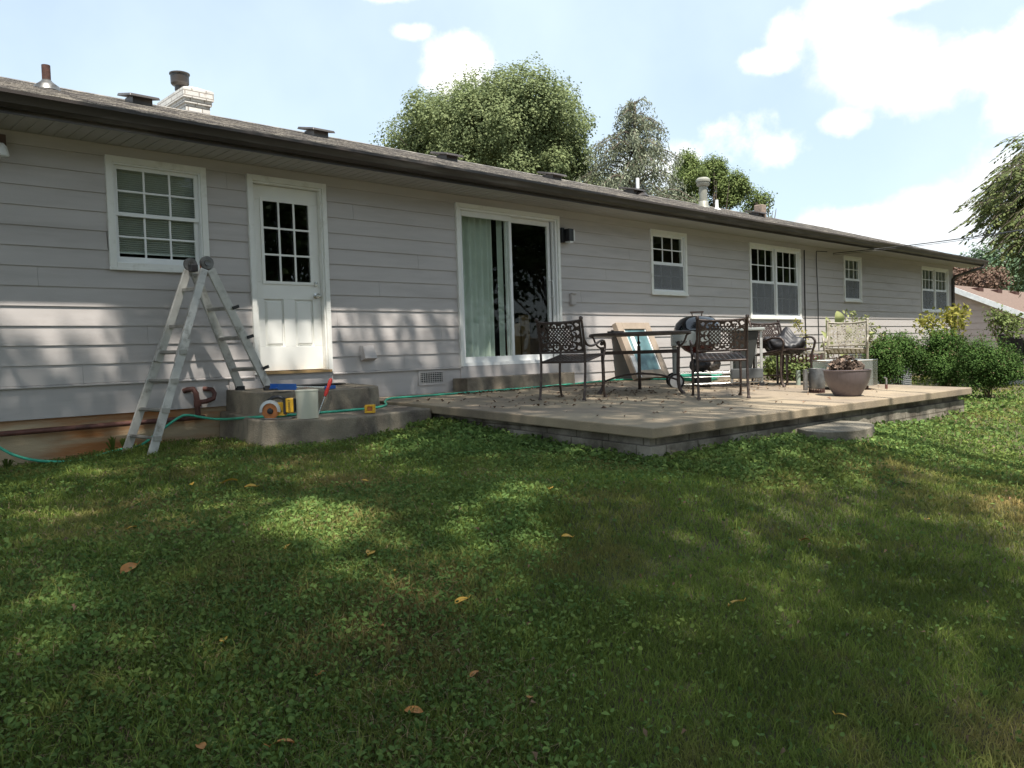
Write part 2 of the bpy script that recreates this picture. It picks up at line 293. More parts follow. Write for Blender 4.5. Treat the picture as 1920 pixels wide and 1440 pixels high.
def leafmesh(name, C, S, m, parent=None, origin=(0,0,0), asp=.6, flat=0., tint=None, droop=None, fold=.25, shape='rhomb', nb=None):
    """many leaf faces: C centres (n,3), S sizes (n); flat=1 -> horizontal"""
    n = len(C); C = np.asarray(C)-np.asarray(origin, float); S = np.broadcast_to(S, (n,))
    nrm = RNG.normal(size=(n,3)); nrm[:,2] = np.abs(nrm[:,2])*(1+4*flat)+flat; nrm /= np.linalg.norm(nrm, axis=1)[:,None]
    if nb is not None: nrm = nrm*.75+nb; nrm /= np.linalg.norm(nrm, axis=1)[:,None]
    a = RNG.normal(size=(n,3)) if droop is None else RNG.normal(size=(n,3))*.5+np.asarray(droop)
    a -= nrm*(a*nrm).sum(1)[:,None]; a /= np.linalg.norm(a, axis=1)[:,None]+1e-9; b = np.cross(nrm, a)
    s = S[:,None]
    if shape == 'rhomb':
        K = [(-.5,0,0),(0,-asp/2,fold),(.5,0,0),(0,asp/2,fold)]; F = [(0,1,2,3)]
    elif shape == 'round':
        K = [(-.45,0,0),(-.25,-.45,.12),(.25,-.45,.12),(.5,0,0),(.25,.45,.12),(-.25,.45,.12)]; F = [(0,1,2,3),(0,3,4,5)]
    k = len(K); V = np.zeros((n, k, 3))
    for i, (x, y, z) in enumerate(K): V[:,i] = C+a*s*x+b*s*y+nrm*s*z*.5
    T = np.repeat(RNG.random(n) if tint is None else tint, k)
    F_ = np.array(F); nf = len(F_); fl = F_.shape[1]
    idx = (np.arange(n)[:,None,None]*k+F_[None]).reshape(-1)
    return rawmesh(name, V.reshape(-1,3), idx, fl, n*nf, T, m, parent)
def rawmesh(name, V, idx, fl, nf, T, m, parent=None):
    me = bpy.data.meshes.new(name)
    me.vertices.add(len(V)); me.vertices.foreach_set('co', np.ascontiguousarray(V, dtype=np.float32).ravel())
    me.loops.add(len(idx)); me.loops.foreach_set('vertex_index', idx.astype(np.int32))
    me.polygons.add(nf); me.polygons.foreach_set('loop_start', (np.arange(nf)*fl).astype(np.int32))
    try: me.polygons.foreach_set('loop_total', np.full(nf, fl, dtype=np.int32))
    except Exception: pass
    me.update(calc_edges=True)
    at_ = me.attributes.new('tint', 'FLOAT', 'POINT'); at_.data.foreach_set('value', T.astype(np.float32))
    me.materials.append(m)
    ob = bpy.data.objects.new(name, me); col.objects.link(ob)
    if parent is not None: ob.parent = parent
    return ob
def xfold(cx, cy, cz, ux, uy, scale=1):  # local frame: x axis = (ux,uy)
    n = math.hypot(ux, uy); ux /= n; uy /= n
    return Matrix(((ux,-uy,0,cx),(uy,ux,0,cy),(0,0,1,cz),(0,0,0,1)))

def lettering(cu):
    tmp = bpy.data.objects.new('tmp', cu); col.objects.link(tmp); bpy.context.view_layer.update()
    me = bpy.data.meshes.new_from_object(tmp.evaluated_get(bpy.context.evaluated_depsgraph_get())); bpy.data.objects.remove(tmp)
    me.materials.clear(); me.materials.append(MT['black']); o = bpy.data.objects.new('lettering', me); pass; col.objects.link(o); return o
# ------------------------------------------------------------------ ground
GC = np.array([(0,0,-.74),(1.6,0,-.70),(3.5,0,-.61),(3.5,-1.2,-.61),(4,-1.45,-.615),(4.8,-1.5,-.60),(5.2,-1.65,-.52),(5.2,-2.3,-.59),(5.15,-3,-.65),(5.1,-3.64,-.70),
               (5,-4.5,-.71),(6.3,-4.7,-.70),(7.5,-4.7,-.71),(8.5,-4.7,-.74),(9.9,-4.7,-.78),(12,-4.6,-.80),(14,-4.2,-.78),(16,-4,-.78),(20,-4,-.8),(14,0,-.75),(18,0,-.75),(2,-3,-.72),(3.5,-3,-.69),(0,-4,-.78),(-6,0,-.75),(30,-4,-.85),(30,4,-.85),(40,0,-.95)])
def gz(x, y):
    x = np.atleast_1d(np.asarray(x, float)); y = np.atleast_1d(np.asarray(y, float))
    d2 = (x[:,None]-GC[None,:,0])**2+(y[:,None]-GC[None,:,1])**2+.12
    wt = 1/d2**1.5; z = (wt*GC[None,:,2]).sum(1)/wt.sum(1)
    far = np.clip((np.hypot(x-6, y+3)-16)/20, 0, 1); z = z*(1-far)+far*-.85
    dr = np.maximum(0, -y-4.7); z = z-.15*np.minimum(dr, 4.2)*np.clip(dr/1.2, 0, 1)*np.clip((26-x)/12, .3, 1)
    z += .015*np.sin(x*2.1+y*1.3)*np.sin(y*1.7-x*.6)
    return z
def gz1(x, y): return float(gz(x, y)[0])
def gpt(px, py):
    d = ray(px, py); t = 1.
    for _ in range(4000):
        P = CAM+d*t
        if P[2] <= gz1(P[0], P[1]): break
        t += .02
    return P
g1 = np.concatenate([np.linspace(-300,-14,14), np.arange(-12,26,.3), np.linspace(27,320,26)])
g2 = np.concatenate([np.linspace(-300,-14,14), np.arange(-12,1.5,.3), np.linspace(3,320,28)])
X, Y = np.meshgrid(g1, g2); Zg = gz(X.ravel(), Y.ravel()); nx, ny = len(g1), len(g2)
i = np.arange(nx-1)[None,:]+nx*np.arange(ny-1)[:,None]; idx = np.stack([i, i+1, i+nx+1, i+nx], -1).reshape(-1)
gob = rawmesh('ground', np.stack([X.ravel(), Y.ravel(), Zg], 1), idx, 4, (nx-1)*(ny-1), np.zeros(nx*ny), MT['soil'])
gob.data.shade_smooth(); tag(gob, kind='structure')

# ------------------------------------------------------------------ house
HX0, HX1 = -5.0, 25.40
LAP = .178
H = Thing('ranch_house', (12, 2, -.7), 'long single storey grey lap sided ranch house with dark gutter and low roof', 'house')
W1 = (2.60,3.565,1.095,2.165); DR = (4.006,4.955,.03,2.165); SL = (6.875,8.85,.02,2.165); W2 = (11.07,12.11,1.085,2.165)
W3 = (14.22,16.27,.70,2.165); W4 = (18.35,19.28,1.12,2.165); W5 = (23.05,25.07,.94,2.165)
OPEN = [W1, DR, SL, W2, W3, W4, W5]
def siding(mb, x0, x1, z0, z1, zt):
    """one lap board between x0..x1, full board z0..z1, cut by openings and clipped at zt"""
    xs = sorted({x0, x1, *[v for o in OPEN for v in (o[0]+.03, o[1]-.03) if x0 < v < x1 and o[2] < z1 and o[3] > z0]})
    kk = int(round((z0-.022)/LAP)); js = [x for x in np.arange(HX0+((kk*2.13) % 3.66), HX1, 3.66) if x0+.2 < x < x1-.2]
    xs = sorted(set(xs) | set(js)); cuts = set(js); jit = (math.sin(kk*12.9)*.0012)
    yf = lambda z: -.005+jit-.013*(1-(z-z0)/(z1-z0))
    for a, b in zip(xs[:-1], xs[1:]):
        mid = (a+b)/2; segs = [(z0, min(z1, zt))]
        for o in OPEN:
            if o[0] < mid < o[1]:
                ns_ = []
                for s0, s1 in segs:
                    if o[2]+.02 > s0: ns_.append((s0, min(s1, o[2]+.02)))
                    if o[3]-.02 < s1: ns_.append((max(s0, o[3]-.02), s1))
                segs = [(p, q) for p, q in ns_ if q-p > .004]
        for p, q in segs: mb.extrude([(yf(p), p), (yf(q), q), (.02, q), (.02, p)], a+(.0009 if a in cuts else 0), b-(.0009 if b in cuts else 0))
mb = MB()
for k in range(12): siding(mb, HX0, 6.885, .022+k*LAP, .022+(k+1)*LAP, 2.178)
for k in range(-2, 12): siding(mb, 8.84, HX1, .022+k*LAP, .022+(k+1)*LAP, 2.178)
for k in range(10, 12): siding(mb, 6.885, 8.84, .022+k*LAP, .022+(k+1)*LAP, 2.178)
sid = H.part('siding_wall', mb, MT['siding'])
H.part('siding_wall', MB().box(HX1, HX1+.10, -.012, 8.0, -.6, 2.25).box(HX0, HX1, 7.9, 8.0, -.7, 2.3).box(HX0-.1, HX0, 0, 8, -.7, 2.3), MT['siding'])
H.part('drip_trim', MB().extrude([(-.034,0),(-.034,.012),(-.004,.024),(.02,.024),(.02,0)], HX0, 4.0).extrude([(-.034,0),(-.034,.012),(-.004,.024),(.02,.024),(.02,0)], 4.958, 6.872), MT['trim'] if False else MT['siding'])
H.part('skirt_board', MB().box(HX0, 3.72, -.006, .02, -.279, -.002).box(4.958, 6.9, -.006, .02, -.40, -.002).box(3.721, 4.958, -.02, .02, -.279, .028).box(6.88, 8.845, -.022, .02, -.34, .018), MT['siding'])
H.part('foundation', MB().box(HX0, 3.9, .025, .2, -1.2, -.275), MT['found'])
H.part('foundation', MB().box(3.901, HX1, .0, .2, -1.2, -.335), MT['concrete'])
H.part('frieze_board', MB().box(HX0, HX1, -.024, .02, 2.152, 2.2615), MT['siding'])
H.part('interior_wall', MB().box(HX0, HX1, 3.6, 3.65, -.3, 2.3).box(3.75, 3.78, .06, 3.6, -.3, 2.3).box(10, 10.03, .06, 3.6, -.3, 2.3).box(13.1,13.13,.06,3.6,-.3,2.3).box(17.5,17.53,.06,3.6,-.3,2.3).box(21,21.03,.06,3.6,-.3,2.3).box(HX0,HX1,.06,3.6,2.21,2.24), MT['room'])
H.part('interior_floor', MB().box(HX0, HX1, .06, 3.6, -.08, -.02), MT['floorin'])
# soffit of narrow panels
mb = MB(); x = HX0
while x < HX1+.9:
    mb.box(x, x+.10, -.585, -.002, 2.262, 2.272); mb.box(x+.10, x+.112, -.585, -.002, 2.266, 2.272); x += .112
soff = H.part('soffit', mb, MT['soffit'])
# roof: sawtooth shingle courses
RZ0, RY0, RS = 2.405, -.60, .333; RYR = 4.0
mb = MB(); rows = 34; dy = (RYR-RY0)/rows; xs = np.arange(HX0-.5, HX1+.95, .33)
for k in range(rows):
    ya, yb = RY0+k*dy, RY0+(k+1)*dy+.012
    offs = [random.uniform(0, .004) for _ in xs]
    for j in range(len(xs)-1):
        za = RZ0+(ya-RY0)*RS+.012+offs[j]; zb = RZ0+(yb-RY0)*RS+.001; jx = random.uniform(-.004, .004)
        mb.add([(xs[j]+.003,ya+jx,za),(xs[j+1]-.003,ya+jx,za),(xs[j+1]-.003,yb,zb),(xs[j]+.003,yb,zb),(xs[j]+.003,ya+jx,za-.014),(xs[j+1]-.003,ya+jx,za-.014)], [(0,1,2,3),(4,5,1,0)])
roof = H.part('roof', mb, MT['shingle'])
mb = MB().add([(HX0-.5,RY0+.01,RZ0-.01),(HX1+.9,RY0+.01,RZ0-.01),(HX1+.9,RYR,RZ0-.012+(RYR-RY0)*RS),(HX0-.5,RYR,RZ0-.012+(RYR-RY0)*RS),(HX1+.9,8.6,RZ0-.01),(HX0-.5,8.6,RZ0-.01)], [(0,1,2,3),(3,2,4,5)])
mb.add([(HX1+.9,RY0,RZ0-.01),(HX1+.9,RYR,RZ0-.012+(RYR-RY0)*RS),(HX1+.9,8.6,RZ0-.01)], [(0,1,2)])
mb.extrude([(RYR-.13,RZ0+(RYR-RY0-.13)*RS+.02),(RYR,RZ0+(RYR-RY0)*RS+.03),(RYR+.13,RZ0+(RYR-RY0-.13)*RS+.02)], HX0-.5, HX1+.9)
H.part('roof_deck', mb, MT['shingle'], roof)
H.part('fascia', MB().box(HX0-.4, HX1+.88, -.600, -.588, 2.25, 2.395), MT['gutter'])
def gut(a, b): return MB().extrude([(-.604,2.402),(-.604,2.285),(-.66,2.285),(-.69,2.315),(-.700,2.36),(-.722,2.385),(-.722,2.412),(-.712,2.412),(-.712,2.39),(-.69,2.365),(-.612,2.365),(-.612,2.402)], a, b)
gt = H.part('gutter', gut(HX0-.5, HX1+.92), MT['gutter'], smooth=30)
# downspout at the far corner
H.part('downspout', MB().tube([(26.05,-.66,2.29),(26.03,-.64,2.21),(25.45,-.10,1.98),(25.36,-.06,1.90),(25.36,-.055,-.55)], .042, 8), MT['gutter'])
# roof debris along the eave
n = 900; xx = RNG.uniform(-1, 20, n)**1.0; C = np.stack([xx, RNG.uniform(-.62, -.45, n)+.1*RNG.random(n)**3, np.zeros(n)], 1); C[:,2] = RZ0+(C[:,1]-RY0)*RS+.025
C = C[(np.sin(C[:,0]*1.7)+np.sin(C[:,0]*4.1+1)) > .1]
tag(leafmesh('roof_leaf_litter', C, RNG.uniform(.02,.06,len(C)), MT['thatch'], flat=.8), 'dry brown leaf litter caught along the gutter edge of the house roof', 'leaf litter', kind='stuff')

def bars(mb, x0, x1, z0, z1, nx_, nz_, y, w=.018, d=.012):
    for k in range(1, nx_): xx = x0+(x1-x0)*k/nx_; mb.box(xx-w/2, xx+w/2, y-d, y, z0, z1)
    for k in range(1, nz_): zz = z0+(z1-z0)*k/nz_; mb.box(x0, x1, y-d+.002, y+.002, zz-w/2, zz+w/2)
def frame(mb, x0, x1, z0, z1, t, y0, y1, tb=None, tt=None):
    tb = t if tb is None else tb; tt = t if tt is None else tt
    mb.box(x0, x0+t, y0, y1, z0, z1); mb.box(x1-t, x1, y0, y1, z0, z1); mb.box(x0+t, x1-t, y0, y1, z1-tt, z1); mb.box(x0+t, x1-t, y0, y1, z0, z0+tb)
def window(o, units=1, trim=.055, blind=None, screen=False, curtain=False, sill=True, label=None, blindgap=.0):
    x0, x1, z0, z1 = o
    fm = MB(); frame(fm, x0, x1, z0, z1, trim, -.036, .022)
    if sill: fm.box(x0-.01, x1+.01, -.05, -.037, z0-.012, z0+.018)
    win = H.part('window', fm, MT['trim'], bevel=.003, label=label)
    a, b = x0+trim, x1-trim; uw = (b-a-(units-1)*.05)/units
    jm = MB(); frame(jm, a+.0005, b-.0005, z0+trim+.0005, z1-trim-.0005, .014, -.022, .085)
    for k in range(1, units): c = a+k*(uw+.05)-.05; jm.box(c, c+.05, -.03, .085, z0+trim+.015, z1-trim-.015)
    H.part('jamb', jm, MT['vinyl'], win)
    for k in range(units):
        p = a+k*(uw+.05)+.015; q = p+uw-.03; zb, zt = z0+trim+.015, z1-trim-.015; zm = (zb+zt)/2
        us = MB(); frame(us, p, q, zm-.02, zt, .035, .012, .036); bars(us, p+.035, q-.035, zm+.015, zt-.035, 3, 2, .024)
        H.part('upper_sash', us, MT['vinyl'], win)
        ls = MB(); frame(ls, p+.002, q-.002, zb, zm+.018, .035, .040, .064, tb=.05); bars(ls, p+.037, q-.037, zb+.05, zm-.017, 3, 2, .052)
        if screen: pass
        H.part('lower_sash', ls, MT['vinyl'], win)
        H.part('pane', MB().box(p+.03, q-.03, .0245, .0265, zm+.01, zt-.03), MT['glass'], win)
        H.part('pane', MB().box(p+.03, q-.03, .0525, .0545, zb+.045, zm-.01), MT['glass'], win)
        if screen:
            s = MB(); frame(s, p+.003, q-.003, zb+.002, zm-.022, .016, -.004, .006); H.part('screen_frame', s, MT['vinyl'], win)
            H.part('screen', MB().box(p+.015, q-.015, 0, .0008, zb+.012, zm-.03), MT['screen'], win)
        if blind:
            bl = MB(); z = zt-.01; lim = zb+blindgap
            while z > lim: bl.beam((p+.01, .10, z), (q-.01, .10, z), .003, .025, (0,.55,1)); z -= .021
            bl.box(p+.01, q-.01, .088, .11, lim-.012, lim)
            H.part('blind', bl, MT[blind], win)
        if curtain:
            cv = MB(); xs_ = np.linspace(p+.02, q-.02, 60); 
            for i_ in range(59):
                g = lambda x: .16+.02*math.sin(x*55)+.01*math.sin(x*21)
                cv.add([(xs_[i_], g(xs_[i_]), zb),(xs_[i_+1], g(xs_[i_+1]), zb),(xs_[i_+1], g(xs_[i_+1]), zt),(xs_[i_], g(xs_[i_]), zt)], [(0,1,2,3)])
            H.part('curtain', cv, MT['curtain'], win)
    return win
window(W1, blind='blind', blindgap=.10, trim=.062, label='window with half closed white blinds beside the ladder')
window(W2, screen=True); window(W3, units=2, screen=True); window(W4, screen=True, blind='blinddk', trim=.045); window(W5, units=2, screen=True, blind='blinddk', trim=.045)

# back door with nine lights
x0, x1, z0, z1 = DR
fm = MB(); fm.box(x0, x0+.055, -.042, .022, z0, z1); fm.box(x1-.055, x1, -.042, .022, z0, z1); fm.box(x0+.055, x1-.055, -.042, .022, z1-.06, z1)
dj = MB(); dj.box(x0+.056, x0+.075, -.02, .10, z0+.03, z1-.061); dj.box(x1-.075, x1-.056, -.02, .10, z0+.03, z1-.061); dj.box(x0+.075, x1-.075, -.02, .10, z1-.08, z1-.061)
dfr = H.part('door_frame', fm, MT['trim'], bevel=.004); H.part('jamb', dj, MT['trim'], dfr)
H.part('threshold', MB().box(x0+.02, x1-.02, -.05, .12, .03, .058), mat('worn wood sill', (.42,.27,.12), .6, var=.2), dfr)
a, b = x0+.077, x1-.077; zb, zt = .066, z1-.083; yd = .045
ga, gb, gc, gd = a+.11, b-.11, 1.035, 1.925
pa = [(a+.10, a+.33), (b-.33, b-.10)]
mb = MB(); mb.box(a, b, yd, yd+.04, zb, .33).box(a, b, yd, yd+.04, .85, gc).box(a, b, yd, yd+.04, gd, zt).box(a, ga, yd, yd+.04, gc, gd).box(gb, b, yd, yd+.04, gc, gd)
mb.box(a, pa[0][0], yd, yd+.04, .33, .85).box(pa[0][1], pa[1][0], yd, yd+.04, .33, .85).box(pa[1][1], b, yd, yd+.04, .33, .85)
for p, q in pa:
    mb.box(p, q, yd+.022, yd+.04, .33, .85)
    for i_ in range(1):
        c = .035; mb.add([(p+.012,yd+.022,.342),(q-.012,yd+.022,.342),(q-.012,yd+.022,.838),(p+.012,yd+.022,.838),(p+c,yd+.003,.33+c),(q-c,yd+.003,.33+c),(q-c,yd+.003,.85-c),(p+c,yd+.003,.85-c)],
                         [(0,1,5,4),(1,2,6,5),(2,3,7,6),(3,0,4,7),(4,5,6,7)])
door = H.part('door', mb, MT['door'], bevel=.003, label='white half glazed back door with nine panes')
lt = MB(); frame(lt, ga-.02, gb+.02, gc-.02, gd+.02, .032, yd-.014, yd+.002); bars(lt, ga+.012, gb-.012, gc+.012, gd-.012, 3, 3, yd-.002, .02)
H.part('window_grille', lt, MT['door'], door)
H.part('pane', MB().box(ga, gb, yd+.012, yd+.018, gc, gd), MT['glassr'], door)
kx = b-.062
H.part('door_knob', MB().lathe([(.001,-.075),(.018,-.074),(.028,-.062),(.029,-.05),(.014,-.038),(.012,-.012),(.032,-.006),(.032,.001)], (kx, yd, .895), 20, 'y'), MT['steel'], door, smooth=40)
H.part('deadbolt', MB().lathe([(.001,-.022),(.026,-.02),(.030,-.004),(.030,.001)], (kx, yd, 1.03), 20, 'y'), MT['steel'], door, smooth=40)

# sliding patio door
x0, x1, z0, z1 = SL
fm = MB(); fm.box(x0, x0+.05, -.042, .022, z0, z1); fm.box(x1-.05, x1, -.042, .022, z0, z1); fm.box(x0+.05, x1-.05, -.042, .022, z1-.055, z1)
sf = H.part('sliding_door', fm, MT['trim'], bevel=.004, label='white sliding glass patio door with pale curtain behind its left pane')
jm = MB(); frame(jm, x0+.0505, x1-.0505, z0+.002, z1-.056, .03, -.02, .12, tb=.045); H.part('jamb', jm, MT['vinyl'], sf)
xm = 7.87
fp = MB(); frame(fp, x0+.081, xm+.035, z0+.048, z1-.087, .045, .008, .045, tb=.075, tt=.07); H.part('fixed_panel', fp, MT['vinyl'], sf, bevel=.002)
sp = MB(); frame(sp, xm-.035, x1-.125, z0+.048, z1-.087, .055, .052, .09, tb=.08, tt=.07); H.part('sliding_panel', sp, MT['vinyl'], sf, bevel=.002)
tr_ = MB().box(x1-.124, x1-.112, .0, .03, z0+.048, z1-.087).box(x1-.10, x1-.092, .0, .03, z0+.048, z1-.087); H.part('track', tr_, MT['vinyl'], sf)
H.part('pane', MB().box(x0+.12, xm-.008, .025, .029, z0+.12, z1-.155), MT['glass'], sf)
H.part('pane', MB().box(xm+.018, x1-.178, .069, .073, z0+.125, z1-.155), MT['glass'], sf)
hx = x1-.15; H.part('handle', MB().tube([(hx,.05,1.22),(hx,.005,1.22),(hx,-.012,1.18),(hx,-.012,1.02),(hx,.005,.98),(hx,.05,.98)], .010, 8).box(hx-.02,hx+.02,.046,.052,.95,1.25), MT['vinyl'], sf, smooth=50)
cv = MB(); xs_ = np.linspace(x0+.10, 7.73, 150); g = lambda x: .20+.022*math.sin(x*62+.8*math.sin(x*9))+.012*math.sin(x*23)
for i_ in range(149): cv.add([(xs_[i_], g(xs_[i_]), .05),(xs_[i_+1], g(xs_[i_+1]), .05),(xs_[i_+1], g(xs_[i_+1]), 2.1),(xs_[i_], g(xs_[i_]), 2.1)], [(0,1,2,3)])
xs_ = np.linspace(7.80, 7.87, 14)
for i_ in range(13): cv.add([(xs_[i_], g(xs_[i_]), .05),(xs_[i_+1], g(xs_[i_+1]), .05),(xs_[i_+1], g(xs_[i_+1]), 2.1),(xs_[i_], g(xs_[i_]), 2.1)], [(0,1,2,3)])
H.part('curtain', cv, MT['curtain'], sf, smooth=60)

# small things fixed to the wall
v = MB(); frame(v, 6.185, 6.60, -.195, -.01, .028, -.02, -.005)
fv = H.part('foundation_vent', v, MT['siding']); gr_ = MB()
for k in range(10): gr_.box(6.213+k*.0362+.011, 6.213+k*.0362+.018, -.015, -.008, -.168, -.037)
for k in range(5): gr_.box(6.213, 6.572, -.017, -.010, -.160+k*.026, -.153+k*.026)
H.part('grille', gr_, MT['soffit'], fv); H.part('black_backing', MB().box(6.212, 6.573, -.0062, -.0055, -.168, -.037), MT['black'], fv)  # black sheet stands in for the dark inside the vent
a = at(677,650,-.03); dv = MB().add([(5.34,-.018,.32),(5.53,-.018,.32),(5.53,-.018,.14),(5.34,-.018,.14),(5.36,-.05,.315),(5.51,-.05,.315),(5.52,-.11,.17),(5.35,-.11,.17)],
                                  [(0,1,5,4),(1,2,6,5),(3,0,4,7),(4,5,6,7),(2,3,7,6)])
H.part('dryer_vent', dv, MT['siding'])
wl = H.part('wall_light', MB().box(8.87,8.93,-.06,-.015,1.78,2.00).box(8.93,9.03,-.15,-.016,1.80,1.98), MT['black'], bevel=.004, label='black box shaped wall light right of the sliding door')
H.part('lens', MB().box(9.032,9.06,-.145,-.05,1.81,1.97).box(8.95,9.02,-.145,-.05,1.775,1.798), MT['lens'], wl)
ol = H.part('outlet_box', MB().box(9.05,9.15,-.055,-.015,.87,1.03).box(9.045,9.155,-.075,-.018,1.03,1.045), MT['siding'], bevel=.004, label='painted outdoor outlet box right of the sliding door')
fl = H.part('flood_light', MB().box(1.60,1.78,-.10,-.02,2.08,2.20).tube([(1.72,-.08,2.10),(1.74,-.16,2.05)], .02), mat('brown metal', (.07,.04,.03), .5), label='brown flood light bracket under the soffit at the left edge')
H.part('lamp', MB().lathe([(.02,0),(.045,-.03),(.06,-.10),(.05,-.115),(.001,-.12)], (1.72,-.19,2.10), 16), MT['lens'], fl, smooth=50)
gp = H.part('gas_pipe', MB().tube([(HX0,-.05,-.43),(1.62,-.05,-.385),(3.43,-.05,-.375)], .024, 8).tube([(3.36,-.05,-.37),(3.35,-.07,-.22),(3.34,-.075,-.13),(3.32,-.06,-.085),(3.27,-.03,-.09),(3.25,.0,-.10)], .028, 8), MT['gas'], smooth=50, label='red oxide gas pipe along the foundation')
H.part('elbow', MB().tube([(3.36,-.07,-.22),(3.44,-.075,-.215),(3.52,-.075,-.19),(3.535,-.07,-.14),(3.52,-.05,-.10),(3.47,-.02,-.09),(3.45,0,-.09)], .024, 8).tube([(3.355,-.068,-.26),(3.352,-.072,-.2)], .036, 10), MT['gas'], gp, smooth=50)
H.part('wall_cable', MB().tube([(16.44,-.03,2.16),(16.43,-.03,1.2),(16.45,-.03,-.3)], .012, 6).tube([(17.5,-.03,2.19),(17.0,-.03,2.17),(16.98,-.03,2.0),(17.03,-.03,1.1),(17.04,-.03,-.2)], .009, 6), MT['cable'])
# roof furniture (parts of the roof)
def roofz(y): return RZ0+(y-RY0)*RS
def rhit(px, py, y): return at(px, py, y)
for px, py in ((260,187),(593,248),(838,294),(1035,332),(1185,362),(1418,402)):
    c = rhit(px, py, 3.35); z = roofz(3.35)
    m_ = MB().box(c[0]-.13, c[0]+.13, 3.2, 3.5, z-.06, z+.10).add([(c[0]-.20,3.10,z+.035),(c[0]+.20,3.10,z+.035),(c[0]+.20,3.60,z+.15),(c[0]-.20,3.60,z+.15),(c[0]-.19,3.12,z+.075),(c[0]+.19,3.12,z+.075),(c[0]+.19,3.58,z+.185),(c[0]-.19,3.58,z+.185)],
                  [(0,1,2,3),(7,6,5,4),(0,1,5,4),(1,2,6,5),(2,3,7,6),(3,0,4,7)])
    H.part('roof_vent', m_, MT['shingle'] if False else MT['gutter'], roof, bevel=.008)
c = rhit(88,165,3.0); z = roofz(3.0); c1 = rhit(88,123,3.0)
H.part('vent_pipe', MB().lathe([(.05,-.05),(.05,c1[2]-z)], (c[0],3.0,z), 14), MT['rust'], roof, smooth=50)
H.part('pipe_flashing', MB().lathe([(.16,-.03),(.14,.03),(.10,.06),(.065,.09),(.052,.11)], (c[0],3.0,z), 18), MT['starter'], roof, smooth=60)
c = rhit(1196,364,3.3); c1 = rhit(1196,334,3.3); z = roofz(3.3)
H.part('vent_pipe', MB().lathe([(.04,-.05),(.04,c1[2]-z)], (c[0],3.3,z), 12), MT['vinyl'], roof, smooth=50)
H.part('pipe_flashing', MB().lathe([(.26,-.05),(.2,.02),(.06,.12),(.045,.15)], (c[0],3.3,z), 16), MT['gutter'], roof, smooth=60)
c = rhit(1319,386,3.3); c1 = rhit(1319,334,3.3); z = roofz(3.3); h = c1[2]-z
H.part('flue', MB().lathe([(.17,-.05),(.13,.02),(.12,.12),(.10,.14),(.10,h-.22),(.15,h-.2),(.17,h-.15),(.15,h-.14),(.15,h-.11),(.18,h-.10),(.18,h-.05),(.13,h),(.001,h+.01)], (c[0],3.3,z), 20), mat('painted flue', (.27,.265,.22), .5, .2, var=.15), roof, smooth=40)
c = rhit(1344,390,3.2); z = roofz(3.2); H.part('vent_pipe', MB().lathe([(.13,-.04),(.04,.05),(.04,.24)], (c[0],3.2,z), 12), MT['vinyl'], roof, smooth=50)
c = rhit(1427,402,3.3); z = roofz(3.3); H.part('small_flue', MB().box(c[0]-.12,c[0]+.12,3.2,3.45,z-.05,z+.34), mat('brown flue tile', (.25,.19,.15), .8, var=.3, scale=20), roof, bevel=.02)
# chimney
cl_ = at(345,200,4.15); cr_ = at(402,200,4.15); zt_ = at(345,162,4.15)[2]; cx0, cx1 = cl_[0], cr_[0]
mb = MB().box(cx0+.05, cx1-.05, 4.20, 5.15, 3.5, zt_-.22).box(cx0+.025, cx1-.025, 4.175, 5.175, zt_-.22, zt_-.145).box(cx0, cx1, 4.15, 5.2, zt_-.145, zt_+.0)
mb.add([(cx0,4.15,zt_),(cx1,4.15,zt_),(cx1,5.2,zt_),(cx0,5.2,zt_),(cx0+.18,4.3,zt_+.07),(cx1-.18,4.3,zt_+.07),(cx1-.18,5.0,zt_+.07),(cx0+.18,5.0,zt_+.07)], [(0,1,5,4),(1,2,6,5),(2,3,7,6),(3,0,4,7),(4,5,6,7)])
H.part('chimney', mb, MT['whitebrick'], roof, label='white painted brick chimney')
H.part('chimney_flue', MB().lathe([(.08,0),(.08,.06),(.115,.075),(.135,.10),(.138,.235),(.152,.24),(.152,.258),(.001,.262)], ((cx0+cx1)/2-.12,4.55,zt_+.06), 20), MT['rust'] if False else MT['gutter'], roof, smooth=35)

# things seen inside through the glass
b_ = MB().box(8.30,8.55,.55,.60,-.02,.62).box(8.62,8.80,.60,.65,-.02,.75); tag(build('leaning_board', b_, mat('tan board', (.20,.13,.06), .6)), 'tan boards leaning indoors behind the right pane of the sliding door', 'board')

# ------------------------------------------------------------------ stoop, patio, steps
PZ = lambda x, y: -.30+.03*y
def roundpoly(pts, k=3):
    P = [np.array(p, float) for p in pts]
    for _ in range(k):
        Q = [P[0]]
        for a, b in zip(P[:-1], P[1:]): Q += [a*.75+b*.25, a*.25+b*.75]
        Q.append(P[-1]); P = Q
    return [tuple(p) for p in P]
ST = Thing('concrete_stoop', (4.3,-.7,-.62), 'two tier rounded concrete stoop below the white back door', 'steps')
up_ = roundpoly([(3.69,.0),(3.66,-.5),(3.70,-.90),(4.2,-1.04),(4.95,-1.0),(5.16,-.55),(5.15,0)])
lo_ = roundpoly([(3.60,-.02),(3.56,-.6),(3.38,-1.22),(3.75,-1.52),(4.4,-1.62),(5.0,-1.49),(5.24,-1.47)], 2)+[(5.24,-.02)]
def solid_tier(pts, zt, zb, batter=.03):
    mb = MB(); n = len(pts); c = np.mean(pts, 0)
    bot = [(x+(x-c[0])*batter, min(y+(y-c[1])*batter, 0.02)) for x, y in pts]
    vs = [(x, y, zt(x, y)) for x, y in pts]+[(x, y, zb) for x, y in bot]
    return mb.add(vs, [tuple(range(n)), tuple(range(2*n-1, n-1, -1))]+[(i+n, (i+1)%n+n, (i+1)%n, i) for i in range(n)])
